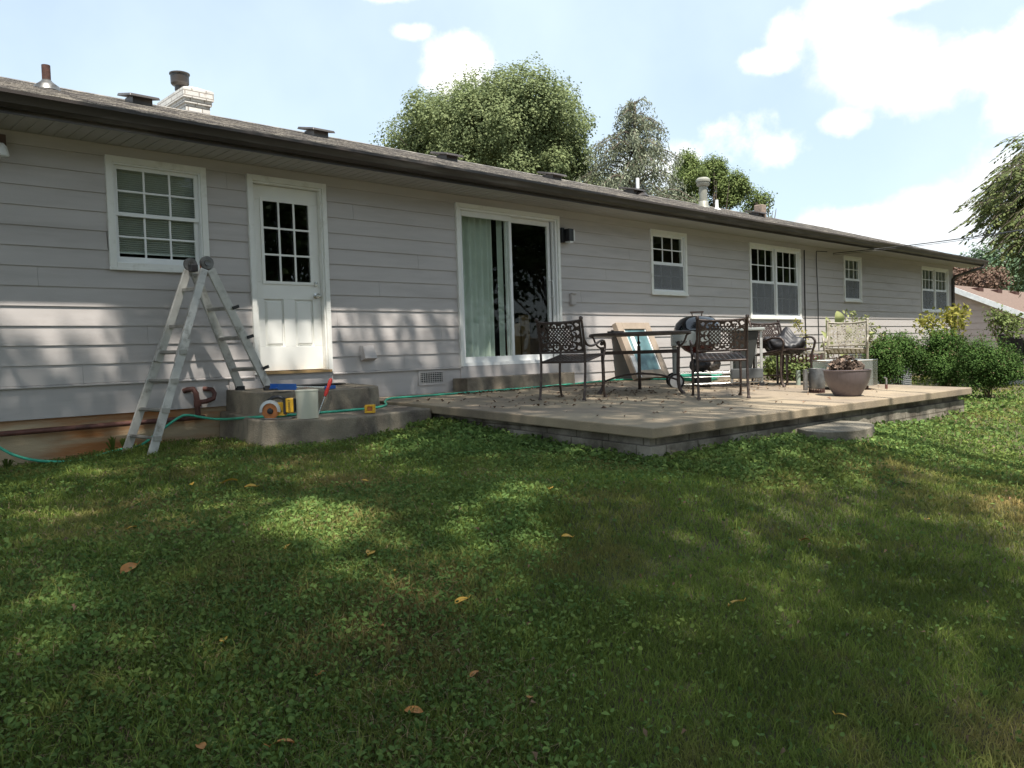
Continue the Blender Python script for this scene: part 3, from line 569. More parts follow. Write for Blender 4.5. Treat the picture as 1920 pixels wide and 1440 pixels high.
ST.part('upper_step', solid_tier(up_[::-1], lambda x,y: -.112+.028*y, -.40, .02), MT['concrete'], bevel=.03)
ST.part('lower_step', solid_tier(lo_[::-1], lambda x,y: -.33+.03*y, -.95, .03), MT['concrete'], bevel=.03)
PT = Thing('concrete_patio', (8.2,-2.3,-.7), 'raised concrete patio slab on a block wall behind the house', 'patio')
pc = [(5.255,-.01),(5.255,-1.52),(5.065,-4.44),(8.3,-4.62),(11.33,-4.775),(11.40,-.01)]
def jag(P, st=.11, am=.006):
    out = []
    for (x0_, y0_), (x1_, y1_) in zip(P[:-1], P[1:]):
        n_ = max(1, int(math.hypot(x1_-x0_, y1_-y0_)/st))
        for i_ in range(n_):
            t = i_/n_; j = 0 if i_ == 0 else random.gauss(0, am*.5)-(abs(random.gauss(0, am*1.6)) if random.random() < .12 else 0)
            d_ = math.hypot(x1_-x0_, y1_-y0_); out.append((x0_+(x1_-x0_)*t-(y1_-y0_)/d_*j, y0_+(y1_-y0_)*t+(x1_-x0_)/d_*j))
    return out+[P[-1]]
pc = jag(pc)
PT.part('slab', MB().prism(pc[::-1], lambda x,y: -.30+.03*y, lambda x,y: -.385+.03*y), MT['slab'], bevel=.010)
pw = [(5.35,-.02),(5.35,-1.5),(5.165,-4.335),(8.3,-4.51),(11.2,-4.65),(11.28,-.02)]
PT.part('upper_course', MB().prism(pw[::-1], lambda x,y: -.3865+.03*y, lambda x,y: -.455+.03*y), MT['block'])
pv_ = [(5.325,-.02),(5.325,-1.5),(5.12,-4.385),(8.3,-4.565),(11.25,-4.71),(11.33,-.02)]
PT.part('block_wall', MB().prism(jag(pv_, .2, .008)[::-1], lambda x,y: -.456+.03*y, -1.2), MT['block'], bevel=.006)
tag(build('slider_step', MB().box(6.73,8.78,-.315,-.026,-.40,-.128), MT['concrete'], bevel=.008), 'low concrete step below the sliding glass door', 'step')
sp_ = roundpoly([(7.05,-4.60),(6.85,-4.85),(7.0,-5.05),(7.4,-5.12),(7.9,-4.98),(7.99,-4.70),(7.95,-4.60)], 2)
tag(build('stone_slab_step', solid_tier(sp_[::-1], lambda x,y: -.60+.02*(y+4.6), -.95, .02), mat('dark shaded concrete', (.19,.165,.125), .9, var=.3, scale=3, c2=(.09,.08,.06), c2amt=.5, c2scale=2, bump=.8, bscale=50, speck=.5), bevel=.02), 'thick worn concrete slab step against the front of the patio', 'step')  # concrete coloured darker for the shade this step lies in

# ------------------------------------------------------------------ ladder
LDR = Thing('folding_ladder', (3.2,-.5,-.66), 'aluminium multi position stepladder straddling the lawn and the stoop', 'ladder')
def V(*a): return np.array(a, float)
yn, yf = -.62, -.30
apn = at(388,497,yn+.03); apf = at(357,500,yf-.02)
Ln = at(281,856,yn-.08); Lf = at(238,850,yf+.08); 
Rn = at(503,726,-.55); Rf = at(450,727,-.16)
def rail(p, q, w, d): return MB().beam(p, q, w, d, (0,1,0))
off = V(-.012,0,-.02)
nl = LDR.part('rail', MB().beam(apn+V(-.03,0,-.04), Ln*.52+apn*.48+V(0,0,0), .032, .070, (0,1,0)), MT['alu'], bevel=.003); fl_ = LDR.part('rail', MB().beam(apf+V(-.03,0,-.04), Lf*.52+apf*.48, .032, .070, (0,1,0)), MT['alu'], bevel=.003)
mN = apn*.60+Ln*.40+V(0,-.03,0); mF = apf*.60+Lf*.40+V(0,.03,0)
LDR.part('rail', MB().beam(mN, Ln+V(0,-.03,0), .024, .078, (0,1,0)), MT['alu'], bevel=.003); LDR.part('rail', MB().beam(mF, Lf+V(0,.03,0), .024, .078, (0,1,0)), MT['alu'], bevel=.003)
LDR.part('rail', MB().beam(apn+V(.03,0,-.04), Rn, .034, .080, (0,1,0)), MT['alu'], bevel=.003); LDR.part('rail', MB().beam(apf+V(.03,0,-.04), Rf, .034, .080, (0,1,0)), MT['alu'], bevel=.003)
for t in (.13, .33): LDR.part('rung', MB().beam(apn*(1-t)+Ln*t, apf*(1-t)+Lf*t, .034, .034, (0,0,1)), MT['alud'], bevel=.004)
for t in (.47, .62, .77, .91): LDR.part('rung', MB().beam(apn*(1-t)+Ln*t+V(0,-.035,0), apf*(1-t)+Lf*t+V(0,.035,0), .028, .05, (.3,0,1)), MT['alud'], bevel=.006)
for t in (.07, .34, .58, .84): LDR.part('rung', MB().beam(apn*(1-t)+Rn*t, apf*(1-t)+Rf*t, .034, .042, (-.3,0,1)), MT['alud'], bevel=.004)
for c, s_ in ((apn, -1), (apf, 1)):
    LDR.part('hinge', MB().lathe([(.001,-.022),(.03,-.026),(.032,-.017),(.062,-.016),(.065,-.012),(.065,.012),(.062,.016),(.001,.02)], c+V(0,s_*.0,.02), 24, 'y'), MT['starter'], smooth=40)
    LDR.part('lock_knob', MB().box(c[0]-.03,c[0]+.035,c[1]-s_*.10,c[1]-s_*.02,c[2]-.055,c[2]+.015), MT['black'] if s_ > 0 else MT['orange'], bevel=.006)
for t in (.34, .58, .84):
    q = apn*(1-t)+Rn*t+V(.03,-.03,0); LDR.part('bracket', MB().beam(q, q+V(.06,0,.02), .03, .02), MT['rust'] if False else MT['black'])
for t in (.47,.62,.77,.91):
    q = apn*(1-t)+Ln*t+V(.0,-.035,0); LDR.part('bracket', MB().beam(q+V(-.03,0,0), q+V(.035,-.02,0), .045, .03), MT['alud'])
for q in (Ln+V(0,-.03,0), Lf+V(0,.03,0), Rn, Rf): LDR.part('rubber_foot', MB().box(q[0]-.045,q[0]+.045,q[1]-.025,q[1]+.025,q[2]-.03,q[2]+.018), MT['rubber'], bevel=.005)

# ------------------------------------------------------------------ hose
def smooth_pts(P, k=2):
    P = [np.array(p, float) for p in P]
    for _ in range(k):
        Q = [P[0]]
        for a, b in zip(P[:-1], P[1:]): Q += [a*.75+b*.25, a*.25+b*.75]
        Q.append(P[-1]); P = Q
    return P
def gy(px, y):      # on the ground next to the wall
    a = at(px, 860, y); return V(a[0], y, gz1(a[0], y)+.02)
hp = [at(-40,815,-.10), at(0,840,-.12), at(30,856,-.18), V(*at(80,866,-.25)), at(150,866,-.25), gy(200,-.2), gy(235,-.1), at(262,838,-.08), at(300,808,-.09), at(335,782,-.10), at(350,777,-.11), at(380,783,-.13), at(415,787,-.2)]
hp += [V(x, y, -.33+.03*y+.0135) for x, y in ((3.50,-1.02),(3.66,-1.08),(4.0,-1.10),(4.5,-1.10),(4.85,-1.08),(5.12,-.85),(5.24,-.62))]+[V(5.36,-.50,-.296),V(5.6,-.45,-.298)]
hq = [(5.9,-.44),(6.3,-.42),(6.9,-.42),(7.5,-.42),(8.1,-.37),(8.7,-.32),(9.3,-.20),(9.9,-.12),(10.3,-.35),(10.6,-.75)]
hp += [V(x, y, PZ(x,y)+.013) for x, y in hq]
for k in range(46):
    a = k*.45; rr = .38+.05*math.sin(k*1.3); x = 10.75+rr*1.25*math.cos(a-2.4); y = -1.05+rr*.8*math.sin(a-2.4); hp.append(V(x, y, PZ(x,y)+.013+.0016*k))
tag(build('garden_hose', MB().tube(smooth_pts(hp, 2), .0125, 8), MT['hose'], smooth=60), 'teal green garden hose running along the house and coiled under the grill', 'hose')

# ------------------------------------------------------------------ tools on the stoop
c = pl(524,785,-.33,.03); SW = Thing('circular_saw', tuple(c), 'yellow cordless circular saw with orange blade on the lower stoop step', 'saw')
F_ = xfold(c[0], c[1], c[2], RT[0], RT[1])
def loc(mb): return mb.xf(F_)
sw = .86
SW.part('base_plate', loc(MB().box(-.15,.13,-.07,.07,.004,.010)), MT['galv'])
SW.part('blade', loc(MB().lathe([(.001,-.003),(.078,-.002),(.078,.002),(.001,.003)], (-.07,-.045,.075), 28, 'y')), MT['orange'])
gd = MB(); n = 18
for i_ in range(n):
    a0, a1 = math.pi*(-.05+1.1*i_/n), math.pi*(-.05+1.1*(i_+1)/n)
    P = lambda a, r, y: (-.07+r*math.cos(a), y, .08+r*math.sin(a))
    gd.add([P(a0,.07,-.06),P(a1,.07,-.06),P(a1,.098,-.055),P(a0,.098,-.055),P(a0,.098,-.02),P(a1,.098,-.02)], [(0,1,2,3),(3,2,5,4)])
SW.part('blade_guard', loc(gd), MT['alu'], smooth=50)
SW.part('arbor', loc(MB().lathe([(.001,-.06),(.025,-.058),(.03,-.046)], (-.07,0,.075), 14, 'y')), MT['black'])
SW.part('motor', loc(MB().lathe([(.001,-.04),(.045,-.038),(.052,-.01),(.052,.07),(.04,.08),(.001,.082)], (-.005,0,.10), 20, 'y').box(-.04,.06,-.03,.05,.03,.15)), MT['yellow'], smooth=40)
SW.part('handle', loc(MB().tube([(-.10,0,.165),(-.05,0,.20),(.0,0,.205),(.05,0,.185),(.06,0,.12)], .019, 10)), MT['black'], smooth=60)
bt = SW.part('battery', loc(MB().box(.075,.15,-.055,.045,.055,.19)), MT['yellow'], bevel=.01)
SW.part('battery_case', loc(MB().box(.055,.078,-.058,.048,.045,.20).box(.147,.158,-.05,.04,.06,.19)), MT['black'], bt, bevel=.004)
cu = bpy.data.curves.new('lettering', 'FONT'); cu.body = 'DEWALT'; cu.size = .028; cu.align_x = 'CENTER'; cu.align_y = 'CENTER'; cu.extrude = .0005
to = lettering(cu); to.parent = bt
to.matrix_local = Matrix.Translation(Vector(F_ @ Vector((.113,-.0575,.122)))-Vector(tuple(c))) @ F_.to_3x3().to_4x4() @ Matrix.Rotation(R_(90),4,'X') @ Matrix.Rotation(R_(90),4,'Z')
c = pl(577,784,-.33,.03)
CY = Thing('plastic_canister', tuple(c), 'cream open topped plastic canister standing between the saw and the red screwdriver', 'canister')
CY.part('wall', MB().lathe([(.098,0),(.100,.004),(.104,.262),(.098,.264),(.096,.255),(.093,.01),(.001,.01)], c, 32), MT['cream'], smooth=40)
CY.part('rim', MB().lathe([(.104,.252),(.107,.254),(.107,.264),(.103,.266)], c, 32), MT['cream'], smooth=40)
b0 = pl(597,777,-.33,.03); tp_ = at(621,710,b0[1]+.04)
SD = Thing('screwdriver', tuple(b0), 'long red handled screwdriver leaning on the upper stoop step', 'screwdriver')
hd = b0*.50+tp_*.50
SD.part('handle', MB().tube([hd, hd*.8+tp_*.2, hd*.45+tp_*.55, hd*.15+tp_*.85, tp_], [.012,.020,.016,.021,.014], 10), MT['red'], smooth=60)
SD.part('shaft', MB().tube([b0, hd], .005, 8), MT['steel'])
# blue caulk gun like tool lying on the top step
Z1 = lambda px, py: pl(px, py, -.085, .035)
p0, p1 = V(3.80,-.80,-.10), V(4.55,-1.02,-.11)
BT = Thing('blue_clamp_tool', (4.0,-.9,-.14), 'blue sheet metal tool lying on the top step behind the canister', 'tool')
a0 = at(514,731,-.88); a1 = at(548,729,-.85); a2 = at(622,729,-.85)
BT.part('tray', MB().beam(a0+V(0,0,.012), a1+V(0,0,.012), .012, .16, (0,0,1)).beam(a0+V(0,-.08,.03), a1+V(0,-.08,.02), .06, .008, (0,0,1)).beam(a0+V(0,.08,.03), a1+V(0,.08,.02), .06, .008, (0,0,1)), MT['blue'], bevel=.002)
BT.part('bar', MB().beam(a1+V(-.02,-.02,.02), a2+V(0,-.02,.012), .02, .03, (0,0,1)), MT['steel'], bevel=.003)
BT.part('jaw', MB().beam(a2+V(-.10,-.03,.015), a2+V(.02,-.03,.02), .035, .035, (0,0,1)), MT['blue'], bevel=.004)
mt_ = MB().prism([(4.02,-.42),(4.95,-.30),(5.02,-.06),(4.1,-.05)][::-1], -.098, lambda x,y: -.108+.0*y)
tag(build('door_mat', mt_, MT['rubber'], bevel=.004), 'thin dark mat lying on the stoop in front of the back door', 'mat')
c = pl(694,775,-.33,.03)
YC = Thing('yellow_charger_block', tuple(c), 'small yellow plastic charger block sitting by the hose on the lower step', 'charger')
F_ = xfold(c[0], c[1], c[2], RT[0], RT[1])
YC.part('body', loc(MB().box(-.05,.05,-.03,.04,.004,.024).box(-.05,-.025,-.03,.04,.024,.075).box(.028,.05,-.03,.04,.024,.07).box(-.05,.05,.0,.04,.065,.085)), MT['yellow'], bevel=.005)
YC.part('slot', loc(MB().box(-.024,.027,-.012,.038,.025,.064)), MT['orange'])

# ------------------------------------------------------------------ fretwork cast metal furniture
def fret(x, z, w, h, seed=0):
    ax, az_ = abs(x), abs(z)
    if ax > w/2-.014 or az_ > h/2-.012: return True
    if ax < w*.27 and az_ < h*.27:
        p = .040; a = ((x+z)/p) % 1; b = ((x-z)/p) % 1
        return a < .40 or b < .40
    if ax < w*.27+.010 and az_ < h*.27+.010: return True
    for cx, cz, r, op in ((.055,.335*h,.036,0),(.055,.335*h,.015,9),(.145,.30*h,.040,1),(.145,.33*h,.016,9),(.205,.37*h,.030,2),(.205,.12*h,.034,3),(.17,.02,.022,1),(.115,.39*h,.02,2),(.215,.25*h,.014,9),(0,.40*h,.022,9)):
        d = math.hypot(ax-cx*w/.5, az_-cz)
        if op == 9:
            if d < r*.8: return True
        elif abs(d-r) < .009:
            an = math.atan2(az_-cz, ax-cx*w/.5)
            if not ((op == 0 and -2.6 < an < -1.5) or (op == 1 and 1.8 < an < 2.6) or (op == 2 and -.5 < an < .4) or (op == 3 and 2.4 < abs(an))): return True
    if abs(az_-(.18*h+.25*(ax-.5*w*.54))) < .006 and ax > w*.27: return True
    return False
def fretpanel(w, h, fn, place, cell=.0055, th=.012):
    nx_, nz_ = int(w/cell), int(h/cell); mb = MB(); idx = {}
    def vid(i, j, s):
        k = (i, j, s)
        if k not in idx: idx[k] = len(mb.v); mb.v.append(tuple(place(-w/2+i*w/nx_, -h/2+j*h/nz_, s*th/2)))
        return idx[k]
    on = [[fn(-w/2+(i+.5)*w/nx_, -h/2+(j+.5)*h/nz_) for j in range(nz_)] for i in range(nx_)]
    g = lambda i, j: 0 <= i < nx_ and 0 <= j < nz_ and on[i][j]
    for i in range(nx_):
        for j in range(nz_):
            if not on[i][j]: continue
            mb.f.append((vid(i,j,1),vid(i+1,j,1),vid(i+1,j+1,1),vid(i,j+1,1))); mb.f.append((vid(i,j+1,-1),vid(i+1,j+1,-1),vid(i+1,j,-1),vid(i,j,-1)))
            for (di, dj, a, b) in ((-1,0,(i,j),(i,j+1)),(1,0,(i+1,j+1),(i+1,j)),(0,-1,(i+1,j),(i,j)),(0,1,(i,j+1),(i+1,j+1))):
                if not g(i+di, j+dj): mb.f.append((vid(*a,-1),vid(*b,-1),vid(*b,1),vid(*a,1)))
    return mb
def make_chair(m, name='patio_armchair'):
    """faces +x, origin on the floor under the seat"""
    t = empty(name, (0,0,0))
    def P(nm, mb, sm=50, par=None): return build(nm, mb, m, par or t, None, sm)
    for s in (-1, 1):
        y = s*.265
        P('back_leg', MB().tube(smooth_pts([(-.31,y,0),(-.285,y,.12),(-.255,y,.30),(-.25,y,.45),(-.265,y,.62),(-.30,y,.80),(-.335,y,.885)]), .0145, 8).lathe([(.001,-.022),(.02,-.012),(.022,.008),(.012,.02),(.001,.022)], (-.338,y,.89), 10).lathe([(.024,0),(.022,.015),(.012,.03)], (-.31,y,0), 8))
        P('front_leg', MB().tube(smooth_pts([(.31,y*1.02,.0),(.275,y*1.02,.05),(.255,y*1.02,.16),(.26,y*1.02,.32),(.275,y*1.02,.44),(.315,y*1.04,.53),(.325,y*1.05,.60),(.28,y*1.06,.635)]), .0148, 8).lathe([(.026,0),(.024,.012),(.012,.03)], (.315,y*1.02,0), 8))
        P('arm', MB().tube(smooth_pts([(-.27,y,.665),(-.22,y*1.04,.60),(-.12,y*1.10,.585),(0,y*1.14,.61),(.12,y*1.14,.645),(.24,y*1.10,.65),(.315,y*1.06,.625),(.335,y*1.04,.565),(.305,y*1.03,.535)]), .0135, 8))
    zt = .875; pb = lambda a, b, n: V(-.292-.085*(b+.0)/.17*.5+.0+n-.02*math.cos(a*math.pi/.53)*1.0, a, .695+b)
    bk = P('backrest', fretpanel(.50, .335, lambda x, z: fret(x, z, .50, .335), pb), None)
    P('top_rail', MB().tube([(-.330-.018*math.cos(a*math.pi/.53), a, .868-.022*math.cos(a*math.pi/.53)) for a in np.linspace(-.265,.265,11)], .013, 8), 50, bk)
    P('bottom_rail', MB().tube([(-.266-.018*math.cos(a*math.pi/.53), a, .525) for a in np.linspace(-.262,.262,7)], .011, 8), 50, bk)
    sf_ = lambda x, z: abs(x) > .243 or abs(z) > .235 or ((x/.055) % 1 < .34 or (z/.04) % 1 < .36) and not (int(x/.055+20)+int(z/.04+20)) % 2 == 0 or (x/.055) % 1 < .2 or (z/.04) % 1 < .25
    P('seat', fretpanel(.51, .50, sf_, lambda a, b, n: V(b+.005, a, .434+.07*(b+.25)/.5+n-.012*math.cos(a*3.0)*math.cos(b*3.0)), .0065), None)
    fr = MB().tube([(-.25,-.262,.418),(.27,-.262,.488),(.27,.262,.488),(-.25,.262,.418),(-.25,-.262,.418)], .012, 8)
    P('seat_frame', fr)
    P('stretcher', MB().tube([(-.28,-.262,.14),(.0,-.24,.145),(.262,-.262,.14)], .008, 6).tube([(-.28,.262,.14),(0,.24,.145),(.262,.262,.14)], .008, 6).tube([(0,-.24,.145),(0,.24,.145)], .008, 6))
    return t
chA = make_chair(MT['iron'])
def pp(x, y): return (x, y, PZ(x, y)+.002)
chA.location = pp(6.83,-2.03); chA.rotation_euler = (0,0,math.atan2(.18,.53))
tag(chA, 'brown cast metal armchair seen from behind in front of the sliding glass door', 'chair', 'cast metal patio armchairs')
chB = copy_tree(chA); chB.location = pp(8.0,-3.2); chB.rotation_euler = (0,0,math.atan2(.35,.43))
chB['label'] = 'brown cast metal armchair standing right of the table in front of the grill'
# third chair carries the crumpled cover, fourth faces us in the sun
chC = copy_tree(chA); c = pl(1472,724); chC.location = pp(c[0]+.12,c[1]+.1); chC.rotation_euler = (0,0,math.atan2(-.75,-.25)); chC['label'] = 'cast metal armchair buried under the crumpled black cover'
chD = make_chair(MT['ironsunlit']); c = dp(1588,700,11.4); chD.location = pp(c[0],c[1]); chD.rotation_euler = (0,0,math.atan2(-.36,-.93))  # this chair's paler metal carries the sunlight in its colour
tag(chD, 'cast metal armchair in a sunlit colour facing the lawn behind the steel box', 'chair', 'cast metal patio armchairs')

# round table
tl1, tl3 = V(*pl(1128,738)), V(*pl(1277,738)); tc_ = V(8.10,-2.02,0); tl2 = V(8.52,-1.68,0)
tz = PZ(8.1,-2.0); TB = Thing('round_patio_table', (tc_[0],tc_[1],tz), 'round brown metal patio table with arched stretchers between the two dark chairs', 'table')
TB.part('tabletop', MB().lathe([(.001,.742),(.60,.742),(.625,.735),(.625,.712),(.60,.705),(.57,.712),(.001,.722)], (tc_[0],tc_[1],tz), 64), MT['iron'], smooth=35)
legs = [tl1, tl3, tl2]
ring = MB()
for q in legs:
    u_ = V(q[0]-tc_[0], q[1]-tc_[1], 0); u_ /= np.linalg.norm(u_); q = V(q[0], q[1], 0); zb_ = PZ(q[0],q[1]); r_ = np.linalg.norm(q-V(tc_[0],tc_[1],0))
    O = V(tc_[0],tc_[1],0); 
    TB.part('leg', MB().tube(smooth_pts([O+u_*(r_+.03)+V(0,0,zb_), O+u_*(r_-.03)+V(0,0,zb_+.08), O+u_*(r_-.03)+V(0,0,zb_+.30), O+u_*(r_-.02)+V(0,0,zb_+.57)]), .022, 8).lathe([(.001,-.025),(.022,-.015),(.025,.003),(.014,.022),(.001,.026)], O+u_*(r_-.02)+V(0,0,zb_+.61), 10).lathe([(.03,0),(.028,.012),(.014,.03)], O+u_*(r_+.03)+V(0,0,zb_), 8), MT['iron'], smooth=50)
    TB.part('bracket', MB().tube(smooth_pts([O+u_*(r_-.02)+V(0,0,tz+.56), O+u_*(r_+.03)+V(0,0,tz+.575), O+u_*(r_+.07)+V(0,0,tz+.64), O+u_*(r_+.09)+V(0,0,tz+.70), O+u_*(r_+.14)+V(0,0,tz+.712)]), .012, 8), MT['iron'], smooth=50)
    TB.part('crossbar', MB().beam(O+V(0,0,tz+.50), O+u_*(r_-.02)+V(0,0,tz+.50), .044, .02), MT['iron'])
    TB.part('stretcher', MB().tube(smooth_pts([O+V(0,0,tz+.235), O+u_*(r_*.5)+V(0,0,tz+.22), O+u_*(r_-.03)+V(0,0,tz+.15)]), .012, 8), MT['iron'], smooth=50)
TB.part('center_plate', MB().lathe([(.001,.22),(.045,.22),(.045,.25),(.001,.25)], (tc_[0],tc_[1],tz), 16), MT['iron'])
c = V(7.72,-1.95,tz+.745); tag(build('black_tray', MB().box(c[0]-.10,c[0]+.10,c[1]-.05,c[1]+.05,c[2],c[2]+.018), MT['black'], bevel=.004), 'small flat black tray lying on the round metal table', 'tray')

# ------------------------------------------------------------------ boxed window leaning on the wall
bl_, br_ = pl(1193,716), pl(1262,713); y0_ = -.50
A_ = V(9.98,-.44,PZ(9.98,-.44)+.003); B_ = V(10.75,-.50,PZ(10.75,-.5)+.003); tilt = V(0,.40,.88)
sk = V(at(1152,607,-.05)[0]-9.75-.0,0,0)*0
up3 = tilt
BX = Thing('boxed_window', (10.25,-.5,A_[2]), 'new window packed in cardboard edging leaning against the wall behind the table', 'window pack')
nrm_ = np.cross(V(1,0,0), up3/np.linalg.norm(up3)); nrm_ = nrm_ if nrm_[1] < 0 else -nrm_
def slabq(mb, u0, u1, v0, v1, n0, n1):
    b = lambda u, v_, n: A_+V(.86,0,0)*u+up3*v_+nrm_*n*.75
    return mb.add([b(u0,v0,n0),b(u1,v0,n0),b(u1,v1,n0),b(u0,v1,n0),b(u0,v0,n1),b(u1,v0,n1),b(u1,v1,n1),b(u0,v1,n1)], [(0,1,2,3),(4,5,6,7),(0,1,5,4),(1,2,6,5),(2,3,7,6),(3,0,4,7)])
fr = MB(); slabq(fr,0,.17,0,1,0,.12); slabq(fr,.83,1.0,0,1,0,.12); slabq(fr,.17,.83,.88,1,0,.12); slabq(fr,.17,.83,0,.14,0,.12)
BX.part('cardboard_edging', fr, MT['card'], bevel=.006)
BX.part('window_frame', slabq(slabq(MB(),.171,.20,.141,.879,.02,.10),.80,.829,.141,.879,.02,.10), MT['vinyl'])
BX.part('wrapped_glass', slabq(MB(),.20,.80,.141,.879,.05,.085), MT['film'])
BX.part('sticker', slabq(MB(),.04,.15,.02,.40,.1205,.1215), MT['paper']); BX.part('sticker', slabq(MB(),.30,.42,.50,.76,.0855,.0865), MT['paper'])

# ------------------------------------------------------------------ kettle grill in its cart
gl, gr = V(*pl(1268,727)), V(*pl(1432,725)); gx = V(.62,-.785,0)
gc_ = gl+gx*.53+V(-gx[1]*.28, gx[0]*.28, 0); gzz = PZ(gc_[0],gc_[1])
GR = Thing('kettle_grill', (gc_[0],gc_[1],gzz), 'black kettle charcoal grill built into a wheeled grey cart', 'grill')
F_ = xfold(gc_[0], gc_[1], gzz, gx[0], gx[1])
gL = lambda mb: mb.xf(F_)
kx_ = -.215
GR.part('lid', gL(MB().lathe([(.315,.75),(.32,.765),(.313,.80),(.283,.87),(.228,.925),(.15,.958),(.075,.968),(.001,.971)], (kx_,0,0), 40)), MT['enamel'], smooth=60)
GR.part('lid_handle', gL(MB().tube([(kx_-.06,0,.955),(kx_-.065,0,1.0),(kx_-.08,0,1.015),(kx_+.08,0,1.015),(kx_+.065,0,1.0),(kx_+.06,0,.955)], .008, 8).beam((kx_-.09,0,1.018),(kx_+.09,0,1.018),.02,.03)), mat('worn wood handle', (.14,.085,.06), .6))
GR.part('lid_damper', gL(MB().lathe([(.04,.0),(.04,.02),(.012,.03),(.03,.045),(.001,.05)], (kx_+.17,-.02,.91), 14)), MT['black'])
GR.part('bowl', gL(MB().lathe([(.001,.44),(.09,.45),(.18,.50),(.26,.58),(.303,.68),(.312,.75),(.30,.75)], (kx_,0,0), 40)), MT['enamelred'], smooth=60)
GR.part('shroud', gL(MB().box(-.56,.06,-.31,-.285,.565,.755).box(-.56,-.545,-.285,.26,.565,.755)), MT['greyplas'], bevel=.006)
GR.part('work_table', gL(MB().box(.085,.63,-.31,.26,.735,.775).box(-.56,.085,.24,.26,.60,.775)), MT['greyplas'], bevel=.010)
tb_ = MB(); 
tb_.add([(.22,-.27,.73),(.56,-.27,.73),(.56,.2,.73),(.22,.2,.73),(.25,-.2,.19),(.46,-.2,.19),(.46,.15,.19),(.25,.15,.19)], [(0,1,2,3),(4,5,6,7),(0,1,5,4),(1,2,6,5),(2,3,7,6),(3,0,4,7)])
GR.part('charcoal_bin', gL(tb_), MT['dkplas'], bevel=.01)
for (lx, ly, m_) in ((-.53,-.25,'greyplas'),(-.53,.22,'greyplas'),(.20,-.25,'alu'),(.585,-.25,'alu'),(.585,.22,'alu')):
    GR.part('leg', gL(MB().box(lx-.016,lx+.016,ly-.016,ly+.016,.05,.735)), MT[m_])
GR.part('front_panel', gL(MB().box(.19,.60,-.29,-.268,.105,.24)), mat('grey cart panel', (.10,.105,.105), .5), bevel=.01)
rk = MB()
for k in range(9): yy = -.24+k*.055; rk.tube([(-.53,yy,.20),(.58,yy,.20)], .004, 5)
for k in range(5): xx = -.5+k*.26; rk.tube([(xx,-.25,.16),(xx,-.25,.20),(xx,.22,.20)], .004, 5)
rk.tube([(-.53,-.25,.14),(.58,-.25,.14)], .006, 6).tube([(-.53,-.25,.04),(.58,-.25,.06)], .012, 6)
GR.part('wire_shelf', gL(rk), MT['steel'])
for s in (-.30,.26):
    wh = GR.part('wheel', gL(MB().lathe([(.105,-.012),(.108,-.006),(.108,.012),(.10,.018),(.07,.010)], (-.53,s,.09), 28, 'y').lathe([(.07,.01),(.105,-.012)], (-.53,s,.09), 28, 'y')), MT['rubber'])
    GR.part('hub', gL(MB().lathe([(.001,-.016),(.08,-.014),(.088,-.006),(.088,.006),(.001,.014)], (-.53,s,.09), 24, 'y')), mat('pale grey hub', (.36,.36,.36), .5), wh)
for lx, ly in ((.585,-.25),(.585,.22)): GR.part('caster', gL(MB().lathe([(.001,-.012),(.034,-.012),(.034,.012),(.001,.012)], (lx,ly,.036), 16, 'y')), MT['black'])
cu = bpy.data.curves.new('lettering', 'FONT'); cu.body = 'weber'; cu.size = .06; cu.extrude = .0005; to = lettering(cu); to.parent = GR.o
to.matrix_local = Matrix.Translation(Vector(F_ @ Vector((-.53,-.3115,.60)))-Vector((gc_[0],gc_[1],gzz))) @ F_.to_3x3().to_4x4() @ Matrix.Rotation(R_(90),4,'X')
# things on the shelf
def blob(c, rx, ry, rz, amp=.12, seed=1, n=22):
    r = random.Random(seed); ph = [r.uniform(0,6.3) for _ in range(9)]; mb = MB(); vs = []
    for i_ in range(n+1):
        th = math.pi*i_/n
        for j_ in range(2*n):
            a = math.pi*j_/n; q = 1+amp*(math.sin(3*a+ph[0]+2*th)+math.sin(5*th+ph[1]+a*2)*.7+.6*math.sin(7*a+4*th+ph[2])+.5*math.sin(11*a-6*th+ph[3]))*math.sin(th)
            vs.append((c[0]+rx*q*math.sin(th)*math.cos(a), c[1]+ry*q*math.sin(th)*math.sin(a), c[2]+rz*q*math.cos(th)))
    m2 = 2*n; fs = [(i_*m2+j_, (i_+1)*m2+j_, (i_+1)*m2+(j_+1)%m2, i_*m2+(j_+1)%m2) for i_ in range(n) for j_ in range(m2)]
    return mb.add(vs, fs)
q = F_ @ Vector((-.20,-.05,.30)); tag(build('charcoal_bag', blob((0,0,0), .17,.12,.10, .07, 3), MT['cover'], smooth=60), 'slumped black charcoal bag on the wire shelf of the grill', 'bag').location = q
q = F_ @ Vector((-.02,.05,.29)); tag(build('paper_bag', blob((0,0,0), .13,.10,.08, .12, 5), mat('printed paper bag', (.35,.31,.27), .7, var=.3, scale=20, c2=(.08,.06,.05), c2amt=.5, c2scale=12), smooth=40), 'crumpled printed paper bag beside the black bag on the grill shelf', 'bag').location = q
q = F_ @ Vector((-.18,-.10,.0)); tag(build('ash_bucket', MB().lathe([(.001,.002),(.12,.002),(.13,.02),(.135,.15),(.12,.165),(.001,.17)], (0,0,0), 28), MT['black'], smooth=40), 'round black ash bucket on the patio under the grill', 'bucket').location = (q[0], q[1], PZ(q[0],q[1])+.002)

